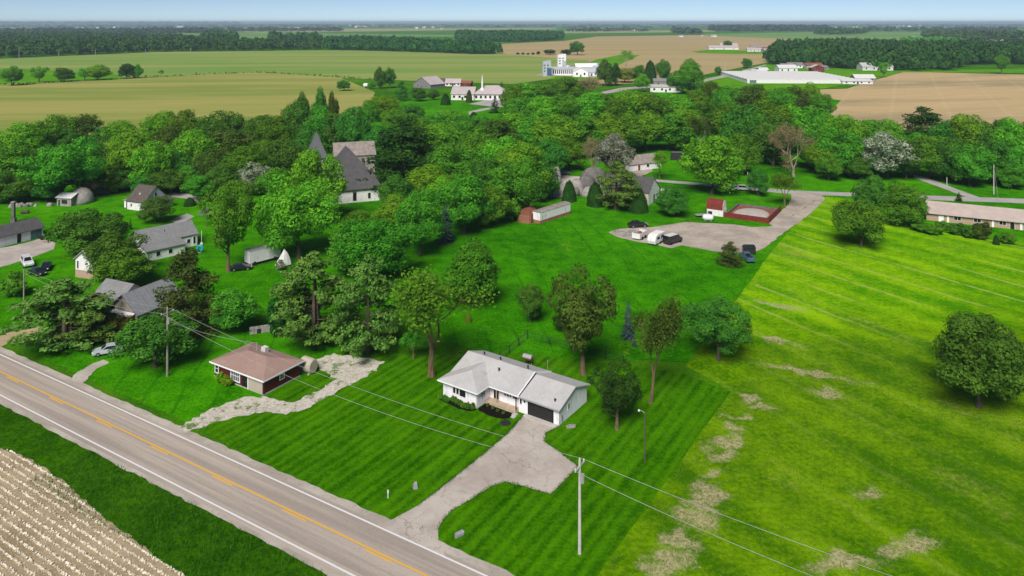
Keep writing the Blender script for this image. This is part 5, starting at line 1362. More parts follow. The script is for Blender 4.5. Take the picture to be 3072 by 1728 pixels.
# far poles
def slim(label, x, yt, yb, m='pole_pale', r=.13):
    return pole(label, P(x,yb)+(.05,), (yb-yt)*MPP(yb), m, False, 0, r)
slim('tall pole on grass above the brick house', 2500, 415, 489, 'pole_pale', .16)
gw = P(2500,489); g2 = P(2466,482)
wire('slanting guy wire of the pole above the brick house', (gw[0],gw[1],8.8), (g2[0]-2,g2[1]-12,.1), .05, .03, 'guy_wire', None)
slim('short pole beside the village road', 1881, 433, 474)
slim('pale post in shade below the right-hand belt', 2382, 446, 466)
slim('thin pole beside the far lane', 1825, 157, 180, r=.2)
for i,(x,yt,yb) in enumerate(((48,118,147),(148,126,143),(240,125,141),(366,123,136),(480,121,134))):
    slim(ORD[i]+' pole from the left along the dark left wood', x, yt, yb, 'grey_metal', .35)

# ---------------------------------------------------------------- yard things
fp = [S(1499,1085), S(1583,1018), S(1715,1052), S(1870,1092)]
fence = thing('wire_fence','dark wire mesh fence enclosing the yard behind the white house','fence',(0,0,.085))
def fpost(p, h=1.35): MB().tube([(p[0],p[1],-.1),(p[0],p[1],h)],.075,6).build('fence_post','dark_metal',fence)
for a_, b_ in ((fp[0],fp[1]),(fp[1],fp[2]),(fp[2],fp[3])):
    L = math.dist(a_,b_); n = max(2,int(L/3.0))
    for i in range(n+1 if b_ == fp[3] else n): fpost((a_[0]+(b_[0]-a_[0])*i/n, a_[1]+(b_[1]-a_[1])*i/n), 1.6 if (i==0) else 1.3)
    MB().tube([(a_[0],a_[1],1.25),(b_[0],b_[1],1.25)],.045,5).build('top_rail','dark_metal',fence)
    mb = MB(); k = int(L/.35)
    for i in range(k):
        for dd in (1,-1):
            f0, f1 = i/k, min(1,max(0,(i+dd*3.2)/k))
            q0=(a_[0]+(b_[0]-a_[0])*f0,a_[1]+(b_[1]-a_[1])*f0,.05); q1=(a_[0]+(b_[0]-a_[0])*f1,a_[1]+(b_[1]-a_[1])*f1,1.22)
            mb.tube([q0,q1],.008,3,False)
    mb.tube([(a_[0],a_[1],.06),(b_[0],b_[1],.06)],.02,4); mb.build('wire_mesh','dark_metal',fence)
e_ = S(1870,1092); f_ = S(1900,1130)
fg = S(1584,1098)
gr_ = thing('barrel_grill','rusty barrel grill on a stand behind the white house','grill',fg+(.085,),-30)
MB().loft([[(x,.42*math.cos(a_),1.3+.42*math.sin(a_)) for a_ in [2*math.pi*i/14 for i in range(14)]] for x in (-.75,.75)]).build('barrel','rust',gr_)
MB().loft([[(x,.47*math.cos(a_),1.34+.47*math.sin(a_)) for a_ in [math.pi*i/8 for i in range(9)]] for x in (-.77,.77)]).build('lid','grey_metal',gr_)
for x in (-.55,.55):
    for y in (-.3,.3): MB().tube([(x,y,-.05),(x*.8,y*.8,1.0)],.035,5).build('leg','dark_metal',gr_)
for (x,y0,y1,lab) in ((1643,1085,1110,'thin wooden post in the fenced yard'),(1594,1082,1096,'leaning white stake beside the barrel grill')):
    T = thing('yard_post',lab,'post',S(x,y1)+(.085,),0)
    MB().tube([(0,0,-.1),(.1 if 'leaning' in lab else 0,0,1.5)],.05,6).build('stake','white_trim' if 'white' in lab else 'pole_wood',T)
    MB().box(-.06,.06,-.06,.06,1.3,1.36).build('cap','grey_metal',T)
# survey stake and jug at the lawn front, boulder by the drive, culvert
T = thing('lawn_stake','small white stake in the front lawn near the road','stake',S(1164,1497)+(.09,),0)
MB().tube([(0,0,-.1),(0,0,.75)],.05,6).build('stake','white_trim',T); MB().box(-.09,.09,-.04,.04,.6,.95).build('flag','tarp_white',T)
T = thing('utility_pedestal','tapered grey utility pedestal right of the lawn stake','pedestal',S(1246,1468)+(.09,),20)
MB().loft([[(-.28,-.22,-.05),(.28,-.22,-.05),(.28,.22,-.05),(-.28,.22,-.05)],[(-.2,-.15,.55),(.2,-.15,.55),(.2,.15,.55),(-.2,.15,.55)],[(-.08,-.06,.8),(.14,-.06,.8),(.14,.06,.8),(-.08,.06,.8)]]).build('case','grey_metal',T)
MB().box(-.3,.3,-.24,.24,-.02,.06).build('base','stone_dark',T)
T = thing('mailbox','grey mailbox lying tilted in the corner grass by the driveway','mailbox',S(1378,1612)+(.09,),35)
secs=[]
for x in (-.45,.45): secs.append([(x,-.22,.1),(x,.22,.1),(x,.22,.38),(x,.12,.52),(x,-.12,.52),(x,-.22,.38)])
MB().loft(secs).build('box','grey_metal',T); MB().box(.455,.48,-.2,.2,.12,.48).build('door','white_trim',T); MB().box(-.5,.4,-.12,.12,-.05,.1).build('plank','pole_wood',T)
T = thing('flat_stone','pale flat stone in the grass at the garage corner','stone',S(1712,1282)+(.09,),20)
MB().prism([(-.7,-.3),(.5,-.4),(.8,.1),(.1,.45),(-.6,.3)],-.05,.12).build('stone','stone_grey',T)
T = thing('drain_cover','dark round drain cover in the lawn before the porch','drain cover',S(1517,1271)+(.088,),0)
MB().lathe([(.75,0),(.75,.03),(.7,.05),(.05,.05)],20).build('cover','dark_metal',T)
# turquoise ring, blue drum, retaining wall, wood piles
T = thing('inflatable_ring','turquoise inflatable ring on grass right of two-tier house','ring',P(503,636)+(.1,),0)
mb = MB()
rings=[]
for i in range(18):
    a_=2*math.pi*i/18; rings.append([((.62+.28*math.cos(b_))*math.cos(a_), .15*0+.28*math.sin(b_)*.9, .95+(.62+.28*math.cos(b_))*math.sin(a_)) for b_ in [2*math.pi*j/8 for j in range(8)]])
rings.append(rings[0]); mb.loft(rings,False); mb.build('tube','turquoise',T,True)
MB().lathe([(.5,-.05),(.5,.08),(.1,.1)],10).build('stand','stone_grey',T)
T = thing('swing_pole','thin white pole above the turquoise ring','pole',P(507,616)+(.1,),0)
MB().tube([(0,0,-.1),(0,0,3.4)],.05,6).build('shaft','white_trim',T); MB().box(-.3,.3,-.05,.05,.0,.5).build('foot','tarp_white',T)
T = thing('blue_drum','blue plastic drum in shade under the feathery pine','drum',P(800,850)+(.1,),0)
MB().lathe([(.5,-.05),(.55,.3),(.55,.9),(.5,1.2),(.1,1.22)],14).build('drum','blue_plastic',T); MB().lathe([(.57,.58),(.6,.62),(.57,.66)],14).build('hoop','blue_plastic',T)
T = thing('stone_wall','low stone retaining wall with dark opening right of the cedar','wall',P(628,842)+(.08,),22)
for i in range(8):
    for j in range(3):
        r_=random.Random(i*3+j)
        MB().box(i*.78+(j%2)*.3,i*.78+(j%2)*.3+.74,-.2-r_.uniform(0,.05),.3,-.05+j*.4,.33+j*.4+r_.uniform(0,.03)).build('stone','stone_grey',T)
MB().box(1.2,1.9,-.28,-.26,.0,.8).build('opening','dark_metal',T)
T = thing('rubble_bank','low grey heap of stone rubble at the far left garden','rubble',P(80,518)+(.08,),8)
r_=random.Random(9)
for i in range(26):
    s_=r_.uniform(.35,.9); x,y=r_.uniform(-5.5,5.5),r_.uniform(-1.2,1.2)
    MB().lathe([(s_,-.1),(s_*.95,s_*.5),(s_*.6,s_*.95),(.02,s_*1.1)],7,x,y).build('stone','stone_grey' if i%3 else 'stone_dark',T)
T = thing('gate_post','dark stone gate post at the far left garden','post',P(34,560)+(.08,),0)
MB().box(-.6,.6,-.5,.5,-.1,1.2).build('base','stone_dark',T); MB().box(-.35,.35,-.35,.35,1.2,5.4).build('shaft','stone_dark',T); MB().box(-.5,.5,-.5,.5,5.4,5.7).build('cap','stone_grey',T)
T = thing('log','brown round log lying on grass right of the gate post','log',P(62,538)+(.1,),5)
MB().tube([(-1.0,0,.5),(1.0,.2,.5)],.52,12).build('log','bark',T); MB().tube([(1.0,.2,.5),(1.02,.2,.5)],.4,12).build('cut_end','bark_pale',T)
T = thing('fallen_stone_heap','grey weathered stone heap behind the stone shed','rubble',P(246,486)+(.08,),5)
for i in range(16):
    s_=r_.uniform(.6,1.3); x,y=r_.uniform(-3.6,3.6),r_.uniform(-1.0,1.0)
    MB().lathe([(s_,-.1),(s_*.9,s_*.7),(s_*.5,s_*1.3),(.02,s_*1.5)],7,x,y).build('stone','stone_grey',T)
T = thing('garden_cart','dark wheeled cart by the white garage doors','cart',P(106,604)+(.12,),20)
MB().loft([[(-.7,-.4,.35),(.7,-.4,.35),(.7,.4,.35),(-.7,.4,.35)],[(-.9,-.5,.8),(.9,-.5,.8),(.9,.5,.8),(-.9,.5,.8)]]).build('tub','dark_metal',T)
for y in (-.5,.42): MB().tube([(0,y,.3),(0,y+.08,.3)],.3,10).build('wheel','tyre',T)
# bed plants in front of the wing and under the porch
pr_ = random.Random(4)
for i in range(9):
    u = -6.0+i*.72; v = -.75+pr_.uniform(-.25,.2); q = WH(u,v)
    cm, tm = PROTO['shrub'][i%2]
    T = thing('bed_plant', ORD[i]+' leafy plant from the left along the white wing wall','plant',(q[0],q[1],.1),i*50,'plants along the white wing')
    T.scale=(.1,.1,.075+.03*pr_.random()); c_=link('crown',cm,T); c_.material_slots[0].link='OBJECT'; c_.material_slots[0].material=M['leaf_dark' if i%3 else 'leaf_mid']; link('trunk',tm,T)
for i in range(4):
    q = WH(1.0+i*1.0, 1.25-.15*i)
    cm, tm = PROTO['shrub'][i%2]
    T = thing('porch_plant', ORD[i]+' small plant from the left in the dark porch bed','plant',(q[0],q[1],.1),i*70,'plants in the porch bed')
    T.scale=(.062,.062,.05); c_=link('crown',cm,T); c_.material_slots[0].link='OBJECT'; c_.material_slots[0].material=M['leaf_olive']; link('trunk',tm,T)
# ---------------------------------------------------------------- distant buildings
def farhouse(name, label, cat, x, y, L, W, h, rz, rot, wm='white_paint', rm='roof_grey', group=None, axis='x', n=0, dr=True):
    wins = [('f', L*(k+.5)/n-.8, L*(k+.5)/n+.8, h*.35, h*.75) for k in range(n)]
    return house(name, label, cat, P(x,y)+(.2,), rot, L, W, h, rz, wm, rm, axis, .5, wins, [('f',L*.5-.7,L*.5+.7,2.2,'dark_metal')] if dr else (), group)
# pink-roofed church
c1 = farhouse('chapel_hall','left hall of the pink-roofed church with pale walls','church',1135,252,16,16,4.2,8.6,-6,'white_wall_worn','roof_pinkgrey',n=4)
c2 = thing('church','pink-roofed church with slender white spire beside the car park','church',P(1192,252)+(.2,),-4)
MB().box(0,24,0,17,-.2,4.0).build('wall','white_wall_worn',c2)
mb = MB(); hip_roof(mb,0,24,0,17,4.0,9.6,.8,.2,8); cr = mb.build('roof','roof_pinkgrey',c2)
MB().tube([(5.5,4,3.5),(5.5,4,12.0),(5.5,4,17.5)],[.75,.6,.08],8).build('spire','white_trim',cr)
MB().box(4.4,6.6,2.9,5.1,4.5,8.0).build('spire_base','white_trim',cr)
for k in range(7): window(c2,(0,0,0),fa,fn,1.0+k*3.3,2.4+k*3.3,1.2,3.0,0,'roof_pinkgrey')
farhouse('grey_barn','broad grey gabled barn left of the church','barn',1040,220,20,17,3.2,9.0,-38,'roof_grey','roof_pinkgrey',axis='y',n=2)
farhouse('brown_shed','small rust brown shed right of the grey barn','shed',1106,216,7,6,4,6,-10,'rust','roof_darkbrown')
farhouse('round_roof_shed','pale round-roofed shed between barn and church','shed',1120,217,13,9,2.8,6,-5,'white_wall_worn','roof_pinkgrey',n=4)
farhouse('red_shed','low red shed behind the church','shed',1158,217,9,7,2.6,4.4,-12,'red_barn','rust')
tk = thing('pale_tank','small white tank at the left of the tall tree pair','tank',P(923,221)+(.2,),0)
MB().loft([[(x,1.7*k*math.cos(a_),2.0+1.7*k*math.sin(a_)) for a_ in [2*math.pi*i/12 for i in range(12)]] for x,k in ((-3,.6),(-2.6,1),(2.6,1),(3,.6))]).build('tank','tank_white',tk,True)
MB().box(-2.2,-1.6,-1.2,1.2,-.2,.9).box(1.6,2.2,-1.2,1.2,-.2,.9).build('feet','stone_grey',tk)
# grain plant
sheet('grain_yard', PP((1345,192),(1372,188),(1380,190),(1470,195),(1512,196),(1512,186),(1500,182),(1400,178),(1366,184)), .36, 'concrete', 6, .4, 51)
def bin_(label, x, y, r, h, m='bin_steel', grp='grain plant towers'):
    T = thing('silo', label, 'silo', P(x,y)+(.3,), 0, grp)
    MB().lathe([(r,-.2),(r,h),(r*1.03,h),(r*.5,h+r*.42),(.15,h+r*.6)],20).build('bin',m,T,True)
    for k in range(3): MB().lathe([(r*1.0,h*(.25+.25*k)),(r*1.025,h*(.25+.25*k)+.1),(r*1.0,h*(.25+.25*k)+.25)],20).build('hoop','grey_metal',T)
    return T
def towerblock(label, x, y, w_, d_, h, m, m2, rot=8):
    T = thing('mill_tower', label, 'tower', P(x,y)+(.3,), rot, 'grain plant towers')
    MB().loft([[(-w_/2,0,-.2),(w_/2,0,-.2),(w_/2,d_,-.2),(-w_/2,d_,-.2)],[(-w_/2+.3,0,h),(w_/2,0,h+1.2),(w_/2,d_,h+1.2),(-w_/2+.3,d_,h)]]).build('shaft',m,T)
    MB().box(0.1,w_/2+.05,-.08,-.01,.2,h*.55).build('panel',m2,T)
    for k in range(3):
        for j in range(2): MB().box(-w_*.38+j*w_*.4,-w_*.38+j*w_*.4+w_*.2,-.06,-.005,h*.3+k*h*.2,h*.3+k*h*.2+h*.1).build('window','glass_pale',T)
    return T
towerblock('blue and white mill tower at left of the grain plant',1376,192,8.4,7,14.5,'bin_steel','blue_steel')
towerblock('taller white mill tower behind the long mill hall',1414,172,9.5,8,15.5,'white_paint','bin_steel')
mh = farhouse('mill_hall','long white mill hall with dark upright openings','mill',1386,190,48,14,6.2,8.4,-3,'white_paint','bin_steel',n=0,dr=False)
for k in range(16): MB().box(2+k*2.1,3.2+k*2.1,-.06,-.01,1.6,5.4).build('opening','glass',mh)
farhouse('mill_gable','white gabled mill house in the grain plant middle','mill',1442,194,15,16,5.5,9.2,-4,'white_paint','white_paint',axis='y',n=2)
farhouse('mill_shed','pale shed at right of the mill gable','mill',1466,192,18,12,4,7.2,-6,'white_wall_worn','bin_steel',n=5)
farhouse('mill_store','grey store behind the mill gable','mill',1450,182,24,14,5,9.0,6,'bin_steel','white_paint',n=5)
farhouse('mill_annex','rightmost white annex of the grain plant','mill',1490,190,13,14,6,9.5,-8,'white_paint','bin_steel',axis='y',n=3)
farhouse('mill_loft','far grey roofed loft behind the mill annex','mill',1478,178,20,12,4.5,8.5,-4,'bin_steel','roof_grey',n=4)
bin_('round steel silo left of the white gable',1428,182,4.2,5.5); bin_('round steel silo behind the annex',1500,184,4.5,6.5)
# red-ended building
rb = farhouse('flat_workshop','white workshop with red end wall in front of the tall trees','workshop',1636,232,24,12,4.0,5.4,-8,'white_wall_worn','roof_white',n=4)
MB().box(24.01,24.12,.3,11.7,-.1,4.0).build('end_wall','red_barn',rb)
farhouse('upper_workshop','grey upper workshop behind the red-ended one','workshop',1645,220,22,10,5,7.0,-6,'roof_weathered','roof_grey',n=3)
# big white glasshouse range
gp0 = P(1880,210); gh_ = thing('glasshouse','very large flat white glasshouse roof at the end of the far lane','greenhouse',gp0+(.3,),-3)
nsp = 11; LX = 98.0; DY = 10.0
MB().box(0,LX,0,nsp*DY,-.3,3.0).build('wall','white_wall_worn',gh_)
for k in range(nsp):
    y0=k*DY; MB().loft([[(x,y0,3.02),(x,y0+DY-.3,3.02),(x,y0+DY*.75,3.7),(x,y0+DY*.5,3.95),(x,y0+DY*.25,3.7)] for x in (-.3-k*.0,LX+.3)]).build('roof_span','tarp_white',gh_)
MB().box(2,8,-.08,-.02,.2,2.8).build('door','teal_door',gh_)
farhouse('glasshouse_annex','white annex at right of the glasshouse','greenhouse',2120,212,26,16,2.6,4.2,-3,'white_wall_worn','tarp_white',n=4)
farhouse('boiler_house','pale boiler house behind the glasshouse left end','shed',1960,183,20,14,5,8,0,'white_wall_worn','tarp_white',n=3)
farhouse('packing_shed','grey packing shed at the far right of the glasshouse','shed',2152,205,18,12,3.0,6.0,-4,'roof_weathered','tarp_white',n=3)
for i,(x,y,L,h_,rm,wm) in enumerate(((1852,190,16,3.4,'tarp_white','white_wall_worn'),(1872,188,14,4.2,'roof_white','white_paint'),(1894,187,16,4.6,'tarp_white','white_wall_worn'),(1912,184,10,5.5,'tarp_white','glass_pale'))):
    farhouse('nursery_shed',ORD[i]+' pale shed from the left in the yard before the glasshouse','shed',x,y,L,9,h_*.6,h_,-6+i*5,wm,rm,'sheds left of the glasshouse',n=2)
for i,(x,y,L,h_,rm,wm) in enumerate(((1966,171,16,5,'roof_grey','stone_grey'),(1984,171,18,6,'roof_weathered','white_wall_worn'),(2006,172,14,6,'roof_grey','white_paint'),(2030,173,20,6.5,'rust','roof_pinkgrey'),(2056,176,14,4.6,'roof_grey','stone_grey'))):
    farhouse('farm_building',ORD[i]+' weathered farm building from the left before the right wood','barn',x,y,L,12,h_*.6,h_,-4+i*3,wm,rm,'farm buildings before the right wood',n=2)
farhouse('red_barn','red and white barn behind the glasshouse','barn',2042,182,14,9,5.0,8.0,0,'red_barn','roof_white',axis='y',n=2)
farhouse('poly_tunnel','white barn by the wood edge left of bright round tree','barn',2170,178,34,16,4.5,8.5,-2,'tarp_white','roof_white',n=4)
farhouse('long_poultry_shed','long pinkish poultry shed in the distant tan field','barn',1784,125,58,18,4,8,-2,'white_wall_worn','roof_pinkgrey',n=3)
farhouse('distant_barn','pale barn beside the distant poultry shed','barn',1812,121,36,20,5,10,-8,'white_wall_worn','roof_pinkgrey',n=3)
for i,(x,y,L,h_,rm,wm) in enumerate(((1880,130,26,7,'roof_pinkgrey','white_wall_worn'),(1892,126,30,10,'roof_weathered','white_paint'),(1908,130,24,8,'rust','white_wall_worn'),(1925,131,16,6,'roof_pinkgrey','stone_grey'))):
    farhouse('homestead',ORD[i]+' roof from the left of the distant homestead cluster','house',x,y,L,16,h_*.5,h_,-10+i*8,wm,rm,'distant homestead roofs',n=2)
# tiny pale houses of the far townships
vr = random.Random(21)
clusters = [(20,120,74.5,5),(170,300,71,6),(430,520,70,6),(560,640,74.5,8),(640,860,73,14),(870,960,67.5,7),(1040,1110,71.5,7),(1530,1620,77,10),(1660,1800,92,5),(1990,2060,66,5),(2080,2180,71,8),(2240,2330,68,6),(2330,2540,72,12),(2270,2440,97,5),(2440,2550,104,4)]
for ci,(x0,x1,y,n) in enumerate(clusters):
    for i in range(n):
        x = vr.uniform(x0,x1); yy = y+vr.uniform(-1.6,1.6)
        s_ = MPP(yy); L = vr.uniform(4.0,12.0)*s_*.9; h_ = min(44,max(7,3.8*s_*.9))
        T = thing('distant_house','tiny pale house in the hazy township, cluster '+ORD[ci]+' from the left','house',P(x,yy)+(.3,),vr.uniform(-30,30),'distant township houses')
        mb = MB(); gable_body(mb,0,L,0,12,h_*.6,h_,'x'); mb.build('wall',vr.choice(('white_paint','white_wall_worn','tarp_white','cream_wall')),T)
        mb = MB(); gable_roof(mb,0,L,0,12,h_*.6,h_,.6,.3); mb.build('roof',vr.choice(('roof_white','roof_pinkgrey','tarp_white','roof_grey')),T)

# ---------------------------------------------------------------- woods far off: one mass each
def crown_template(seed, n=64, size=.34):
    rs = NR(seed); d = sph(n*2, rs); d = d[d[:,2] > -.35][:n]
    k = 1+.18*np.sin(d[:,0]*6+seed)*np.cos(d[:,1]*5)
    C = d*np.array([.5,.5,.5])*k[:,None]*rs.uniform(.82,1.05,(len(d),1)) + np.array([0,0,.5])
    return cards(C, d+rs.randn(len(d),3)*.35, size, rs, .8)
def inside(px, py, poly):
    c = np.zeros(len(px), bool); n = len(poly)
    for i in range(n):
        x0,y0=poly[i]; x1,y1=poly[(i+1)%n]
        c ^= ((y0>py)!=(y1>py)) & (px < (x1-x0)*(py-y0)/((y1-y0) if y1!=y0 else 1e-9)+x0)
    return c
def wood(name, label, poly, hgt, wid, mat='leaf_far', step=None, rows=None, nq=64, cs=.34, seed=1, cat='woodland', fill=1.0, zmul=1.0):
    poly = PP(*poly); xs=[p[0] for p in poly]; ys=[p[1] for p in poly]; rs = NR(seed)
    step = step or wid*.62; rows = rows or step
    X, Y = [], []
    y = min(ys)
    while y < max(ys):
        k = int((max(xs)-min(xs))/step)+1
        X.append(min(xs)+np.arange(k)*step+rs.uniform(-.4,.4,k)*step); Y.append(np.full(k,y)+rs.uniform(-.45,.45,k)*rows)
        y += rows*(1+ .0*zmul)
    X=np.concatenate(X); Y=np.concatenate(Y)
    ok = inside(X,Y,poly) & (np.abs(X) < .76*Y+120) & (rs.uniform(0,1,len(X)) < fill)
    X, Y = X[ok], Y[ok]; n = len(X)
    tm = [crown_template(seed*10+i, nq, cs) for i in range(4)]
    Vs, Fs, b = [], [], 0
    for i in range(4):
        idx = np.arange(i, n, 4)
        if not len(idx): continue
        V, F = tm[i]
        H = hgt*rs.uniform(.60,1.25,len(idx)); W = wid*rs.uniform(.8,1.25,len(idx)); a = rs.uniform(0,6.28,len(idx))
        c, s = np.cos(a), np.sin(a)
        vx = (V[None,:,0]*c[:,None]-V[None,:,1]*s[:,None])*W[:,None]+X[idx][:,None]
        vy = (V[None,:,0]*s[:,None]+V[None,:,1]*c[:,None])*W[:,None]+Y[idx][:,None]
        vz = (V[None,:,2]*1.06-.06)*H[:,None]
        vv = np.stack([vx,vy,vz],2).reshape(-1,3)
        ff = (F[None]+(np.arange(len(idx))*len(V))[:,None,None]).reshape(-1,4)+b
        Vs.append(vv); Fs.append(ff); b += len(vv)
    o = link(name, np_mesh(name, np.concatenate(Vs), np.concatenate(Fs), mat))
    print(name, n, sum(len(f) for f in Fs)*2)
    return tag(o, label, None, None, 'stuff')
wood('left_wood','dense dark green wood along the far edge of the middle field',[(-160,160),(20,147),(400,131),(640,128),(800,125),(800,119),(640,116),(500,108),(470,100),(300,95),(150,92),(-160,92)],17,15,rows=34,seed=1,nq=84,cs=.28)
wood('middle_wood','dark wood strip right of the left wood behind the field',[(818,126),(1000,130),(1180,137),(1232,137),(1245,132),(1150,122),(1040,112),(900,106),(822,110)],17,14,rows=22,seed=2,nq=120,cs=.24)
wood('thin_wood_end','thin scattered trees at the right tip of the middle wood',[(1190,137),(1262,137),(1262,133),(1200,133)],17,8,step=11,rows=14,seed=3,nq=48,fill=.7)
wood('block_wood','square dark wood behind the tip of the middle wood',[(1150,103),(1210,105),(1300,107),(1412,101),(1415,97),(1300,91),(1150,91)],22,19,rows=36,seed=4,nq=90,cs=.27)
wood('right_wood','long dense wood behind the glasshouse on the right',[(1928,152),(1945,163),(2060,171),(2200,178),(2330,180),(2420,178),(2422,165),(2560,163),(2800,165),(2800,135),(2500,128),(2300,128),(2100,121),(1960,124)],19,15,'leaf_far',rows=20,seed=5,nq=190,cs=.19)
wood('right_back_wood','hazy wood beyond the right field',[(2320,96),(2560,108),(2800,112),(2800,98),(2500,90),(2340,88)],20,24,rows=70,seed=6)
wood('green_wood','light green young wood behind the right wood',[(2270,108),(2420,112),(2420,105),(2280,102)],12,20,'leaf_mid',rows=40,seed=7)
wood('field_copse','dark copse standing in the far left pasture',[(508,110),(590,110),(590,100),(540,94),(515,98)],24,22,rows=34,seed=8)
wood('hedge_copse','row of dark trees left of the middle wood',[(675,110),(805,111),(805,106),(675,105)],24,17,rows=30,seed=9)
wood('right_copse','round dark wood in the far right pale field',[(2052,88),(2170,88),(2182,84),(2060,82)],26,30,'leaf_far',rows=90,seed=10)
wood('far_strip_right','blue-green wood strip left of the far right township',[(1785,79),(1850,81),(2080,79),(2080,74),(1790,73)],30,40,'leaf_horizon',rows=150,seed=11)
wood('far_strip_left','hazy trees above the left wood',[(-160,90),(300,88),(560,84),(560,79),(300,80),(-160,82)],22,30,'leaf_horizon',rows=120,seed=12,nq=40)
wood('far_hedge','dark hedge line across the far pale fields',[(580,80.5),(860,79.5),(860,77.8),(580,78.2)],22,40,'leaf_horizon',rows=140,seed=13,nq=40)
wood('far_hedges_middle','dark hedge clumps in the far middle fields',[(1420,82),(1640,80),(1640,78),(1420,79.5)],20,40,'leaf_horizon',rows=140,seed=14,nq=40,fill=.5)
wood('far_hedges_right','dark hedge clumps in the far right fields',[(1690,87),(1760,88),(1760,84),(1690,84)],26,36,'leaf_horizon',rows=120,seed=17,nq=40)
wood('far_hedges_edge','trees along the far right township',[(2170,80),(2560,84),(2560,76),(2200,75)],24,40,'leaf_horizon',rows=180,seed=18,nq=32,fill=.45)
wood('horizon_woods','continuous blue-green woodland along the horizon',[(-160,75),(500,73),(1100,70),(1500,74),(2000,71),(2600,74),(2600,61.2),(-160,61.2)],19,60,'leaf_horizon',step=80,rows=420,seed=15,nq=22,fill=.27)
wood('horizon_ridge','low wooded ridge on the left horizon',[(-160,62),(300,62),(600,61.4),(600,59.6),(-160,59.6)],60,150,'leaf_horizon',step=150,rows=1200,seed=16,nq=18)

# hedge banks along the field borders
hb=[]
for (x0,y0,x1,y1) in ((-100,221,300,200),(300,200,520,188),(520,188,650,183),(650,183,760,189),(760,189,942,201)):
    p0,p1=P(x0,y0),P(x1,y1); L=math.dist(p0,p1); rs=NR(int(L)); k=int(L/1.3); f_=rs.uniform(0,1,k)
    hb.append(np.stack([p0[0]+(p1[0]-p0[0])*f_+rs.randn(k)*.8,p0[1]+(p1[1]-p0[1])*f_+rs.randn(k)*1.2,np.abs(rs.randn(k))*.7+.4],1))
hb=np.concatenate(hb); V,F=cards(hb, rs.randn(len(hb),3)+np.array([0,-.5,.6]), 2.2, rs, .6)
tag(link('field_hedge', np_mesh('field_hedge',V,F,'leaf_dark')),'thin dark hedge bank between the near and middle fields',None,None,'stuff')
# ---------------------------------------------------------------- grass tufts, stubble, gravel stones
def pts_in(poly, n, seed):
    rs = NR(seed); xs=[p[0] for p in poly]; ys=[p[1] for p in poly]
    X = rs.uniform(min(xs),max(xs),n); Y = rs.uniform(min(ys),max(ys),n); ok = inside(X,Y,poly)
    return X[ok], Y[ok]
def blades(name, label, X, Y, h, wd, mat, seed, z=.08):
    rs = NR(seed); n=len(X); a = rs.uniform(0,6.28,n); H = h*rs.uniform(.5,1.4,n); ln = rs.uniform(-.6,.6,(n,2))*H[:,None]
    dx, dy = np.cos(a)*wd, np.sin(a)*wd
    V = np.stack([np.stack([X-dx,Y-dy,np.full(n,z)],1),np.stack([X+dx,Y+dy,np.full(n,z)],1),np.stack([X+ln[:,0],Y+ln[:,1],z+H],1)],1).reshape(-1,3)
    o = link(name, np_mesh(name, V, np.arange(3*n).reshape(n,3), mat))
    return tag(o, label, None, None, 'stuff')
leafmat('blade_verge', (0.026,0.100,0.004,1), (0.090,0.230,0.012,1), .35, 0)
leafmat('blade_meadow', (0.050,0.120,0.008,1), (0.170,0.250,0.030,1), .3, 0)
leafmat('blade_lawn', (0.020,0.085,0.005,1), (0.060,0.165,0.010,1), .3, 0)
vp = [RD(-95,46.2),RD(20,46.2),RD(20,53.7),RD(-95,53.7)]
X, Y = pts_in(vp, 90000, 1); blades('verge_grass','tall rough grass on the verge beyond the road',X,Y,.36,.045,'blade_verge',1)
mp = [S(1800,1728),S(1990,1465),S(2194,1185),S(2300,1020),S(3072,1020),S(3072,1728)]
X, Y = pts_in(mp, 90000, 2); blades('meadow_grass','ragged yellow-green grass of the meadow on the right',X,Y,.12,.05,'blade_meadow',2)
ep = [RD(-60,63.2),RD(4,63.2),RD(4,64.3),RD(-60,64.3)]
X, Y = pts_in(ep, 9000, 3); blades('roadside_grass','grass fringe along the house side of the road',X,Y,.16,.04,'blade_lawn',3)
de=[]
for i in range(len(drive)):
    a_,b_=drive[i],drive[(i+1)%len(drive)]; L=math.dist(a_,b_)
    if min(a_[0]*ND[0]+a_[1]*ND[1], b_[0]*ND[0]+b_[1]*ND[1]) < 63.5 or L > 20: continue
    rs=NR(i); k=int(L*45); f_=rs.uniform(0,1,k); de.append(np.stack([a_[0]+(b_[0]-a_[0])*f_+rs.randn(k)*.13,a_[1]+(b_[1]-a_[1])*f_+rs.randn(k)*.13],1))
de=np.concatenate(de); blades('drive_edge_grass','grass growing over the edges of the driveway',de[:,0],de[:,1],.12,.04,'blade_lawn',4,.1)
# stubble rows
rs = NR(8); SA = R(-31.5); sx_, sy_ = math.cos(SA), math.sin(SA)
X, Y = [], []
for k in range(-14, 60):
    nn = k*.85; tt_ = np.arange(-140, 60, .075)
    tt_ = tt_ + rs.uniform(-.07,.07,len(tt_)); o_ = rs.randn(len(tt_))*.055
    px = sx_*tt_ - sy_*(nn+o_+14); py = sy_*tt_ + sx_*(nn+o_+14)
    X.append(px); Y.append(py)
X=np.concatenate(X); Y=np.concatenate(Y); ok = inside(X,Y,stub_poly) & (np.abs(X) < .74*Y) & (Y > 52) & (Y<140); X,Y=X[ok],Y[ok]
leafmat('straw', (0.52,0.46,0.34,1), (0.78,0.71,0.58,1), .1, 0)
n=len(X); print('stubble', n)
C=np.stack([X,Y,np.full(n,.17)],1)+rs.randn(n,3)*np.array([.03,.03,.03])
V,F=cards(C, rs.randn(n,3)*.6+np.array([0,-.4,.9]), .24, rs, .8)
tag(link('corn_stubble', np_mesh('corn_stubble',V,F,'straw')),'pale corn stubble in rows across the road',None,None,'stuff')
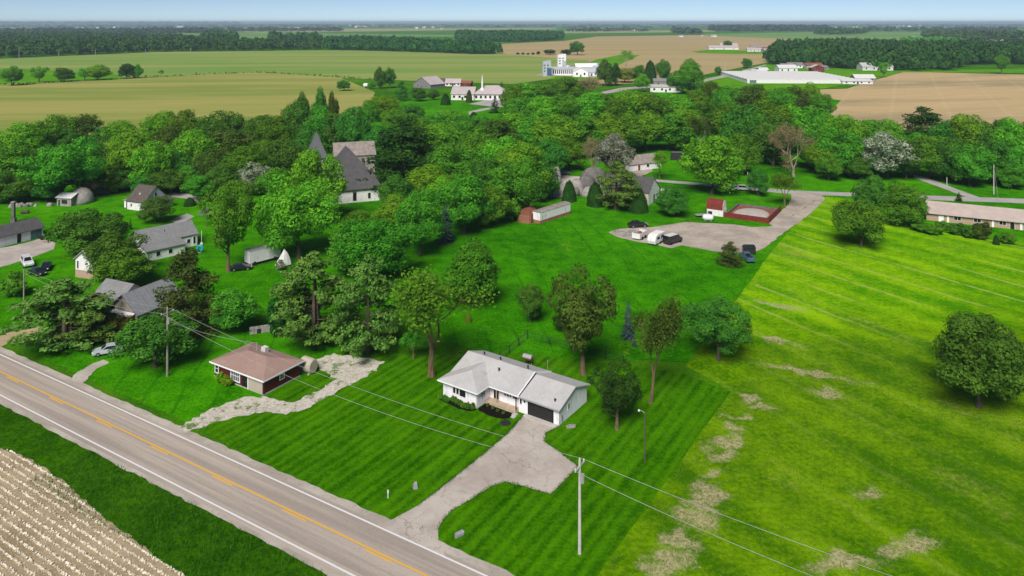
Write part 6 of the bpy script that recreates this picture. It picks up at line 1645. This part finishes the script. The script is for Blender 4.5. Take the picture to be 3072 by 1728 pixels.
X,Y = pts_in([p for p in stub_poly], 400000, 6); ok=(np.abs(X)<.74*Y)&(Y>52)&(Y<140); X,Y=X[ok][:14000],Y[ok][:14000]; n=len(X)
V,F=cards(np.stack([X,Y,np.full(n,.115)],1), rs.randn(n,3)*.25+np.array([0,0,1]), .16, rs, .3)
tag(link('straw_litter', np_mesh('straw_litter',V,F,'straw')),'loose straw scattered between the stubble rows',None,None,'stuff')
# stones on the gravel drive
gpoly=[S(*q) for q in ((560,1285),(640,1230),(720,1198),(800,1194),(880,1214),(960,1172),(1012,1140),(962,1110),(950,1082),(1000,1066),(1090,1078),(1140,1088),(1110,1120),(1050,1150),(1000,1183),(930,1220),(860,1242),(780,1236),(700,1252),(600,1282))]
X,Y=pts_in(gpoly,30000,9); n=len(X); rs=NR(10)
sz=rs.uniform(.02,.085,n)
base=np.array([[1,0,0],[-.5,.87,0],[-.5,-.87,0],[0,0,.9]])
a=rs.uniform(0,6.28,n); c,s=np.cos(a),np.sin(a)
V=np.stack([(base[None,:,0]*c[:,None]-base[None,:,1]*s[:,None])*sz[:,None]+X[:,None],(base[None,:,0]*s[:,None]+base[None,:,1]*c[:,None])*sz[:,None]+Y[:,None],base[None,:,2]*sz[:,None]+.1+0*X[:,None]],2).reshape(-1,3)
F=(np.array([[0,1,3],[1,2,3],[2,0,3]])[None]+(np.arange(n)*4)[:,None,None]).reshape(-1,3)
gravel('pale_stone', srgb(150,144,132), srgb(186,180,168), srgb(112,106,94), 4)
tag(link('gravel_stones', np_mesh('gravel_stones',V,F,'pale_stone')),'loose pale stones on the gravel drive',None,None,'stuff')

# ---------------------------------------------------------------- the hazy air
t = NT('air'); 
pv = t.n('ShaderNodeVolumePrincipled'); pv.inputs['Color'].default_value = (0.60,0.76,0.95,1); pv.inputs['Density'].default_value = 8.0e-5; pv.inputs['Anisotropy'].default_value = 0.0
t.l(pv.outputs[0], t.out.inputs['Volume'])
hz = MB().box(-53000,53000,-3500,53000,-1.0,75.0).build('haze','air')
tag(hz,'thin blue haze lying over the whole countryside',None,None,'stuff')
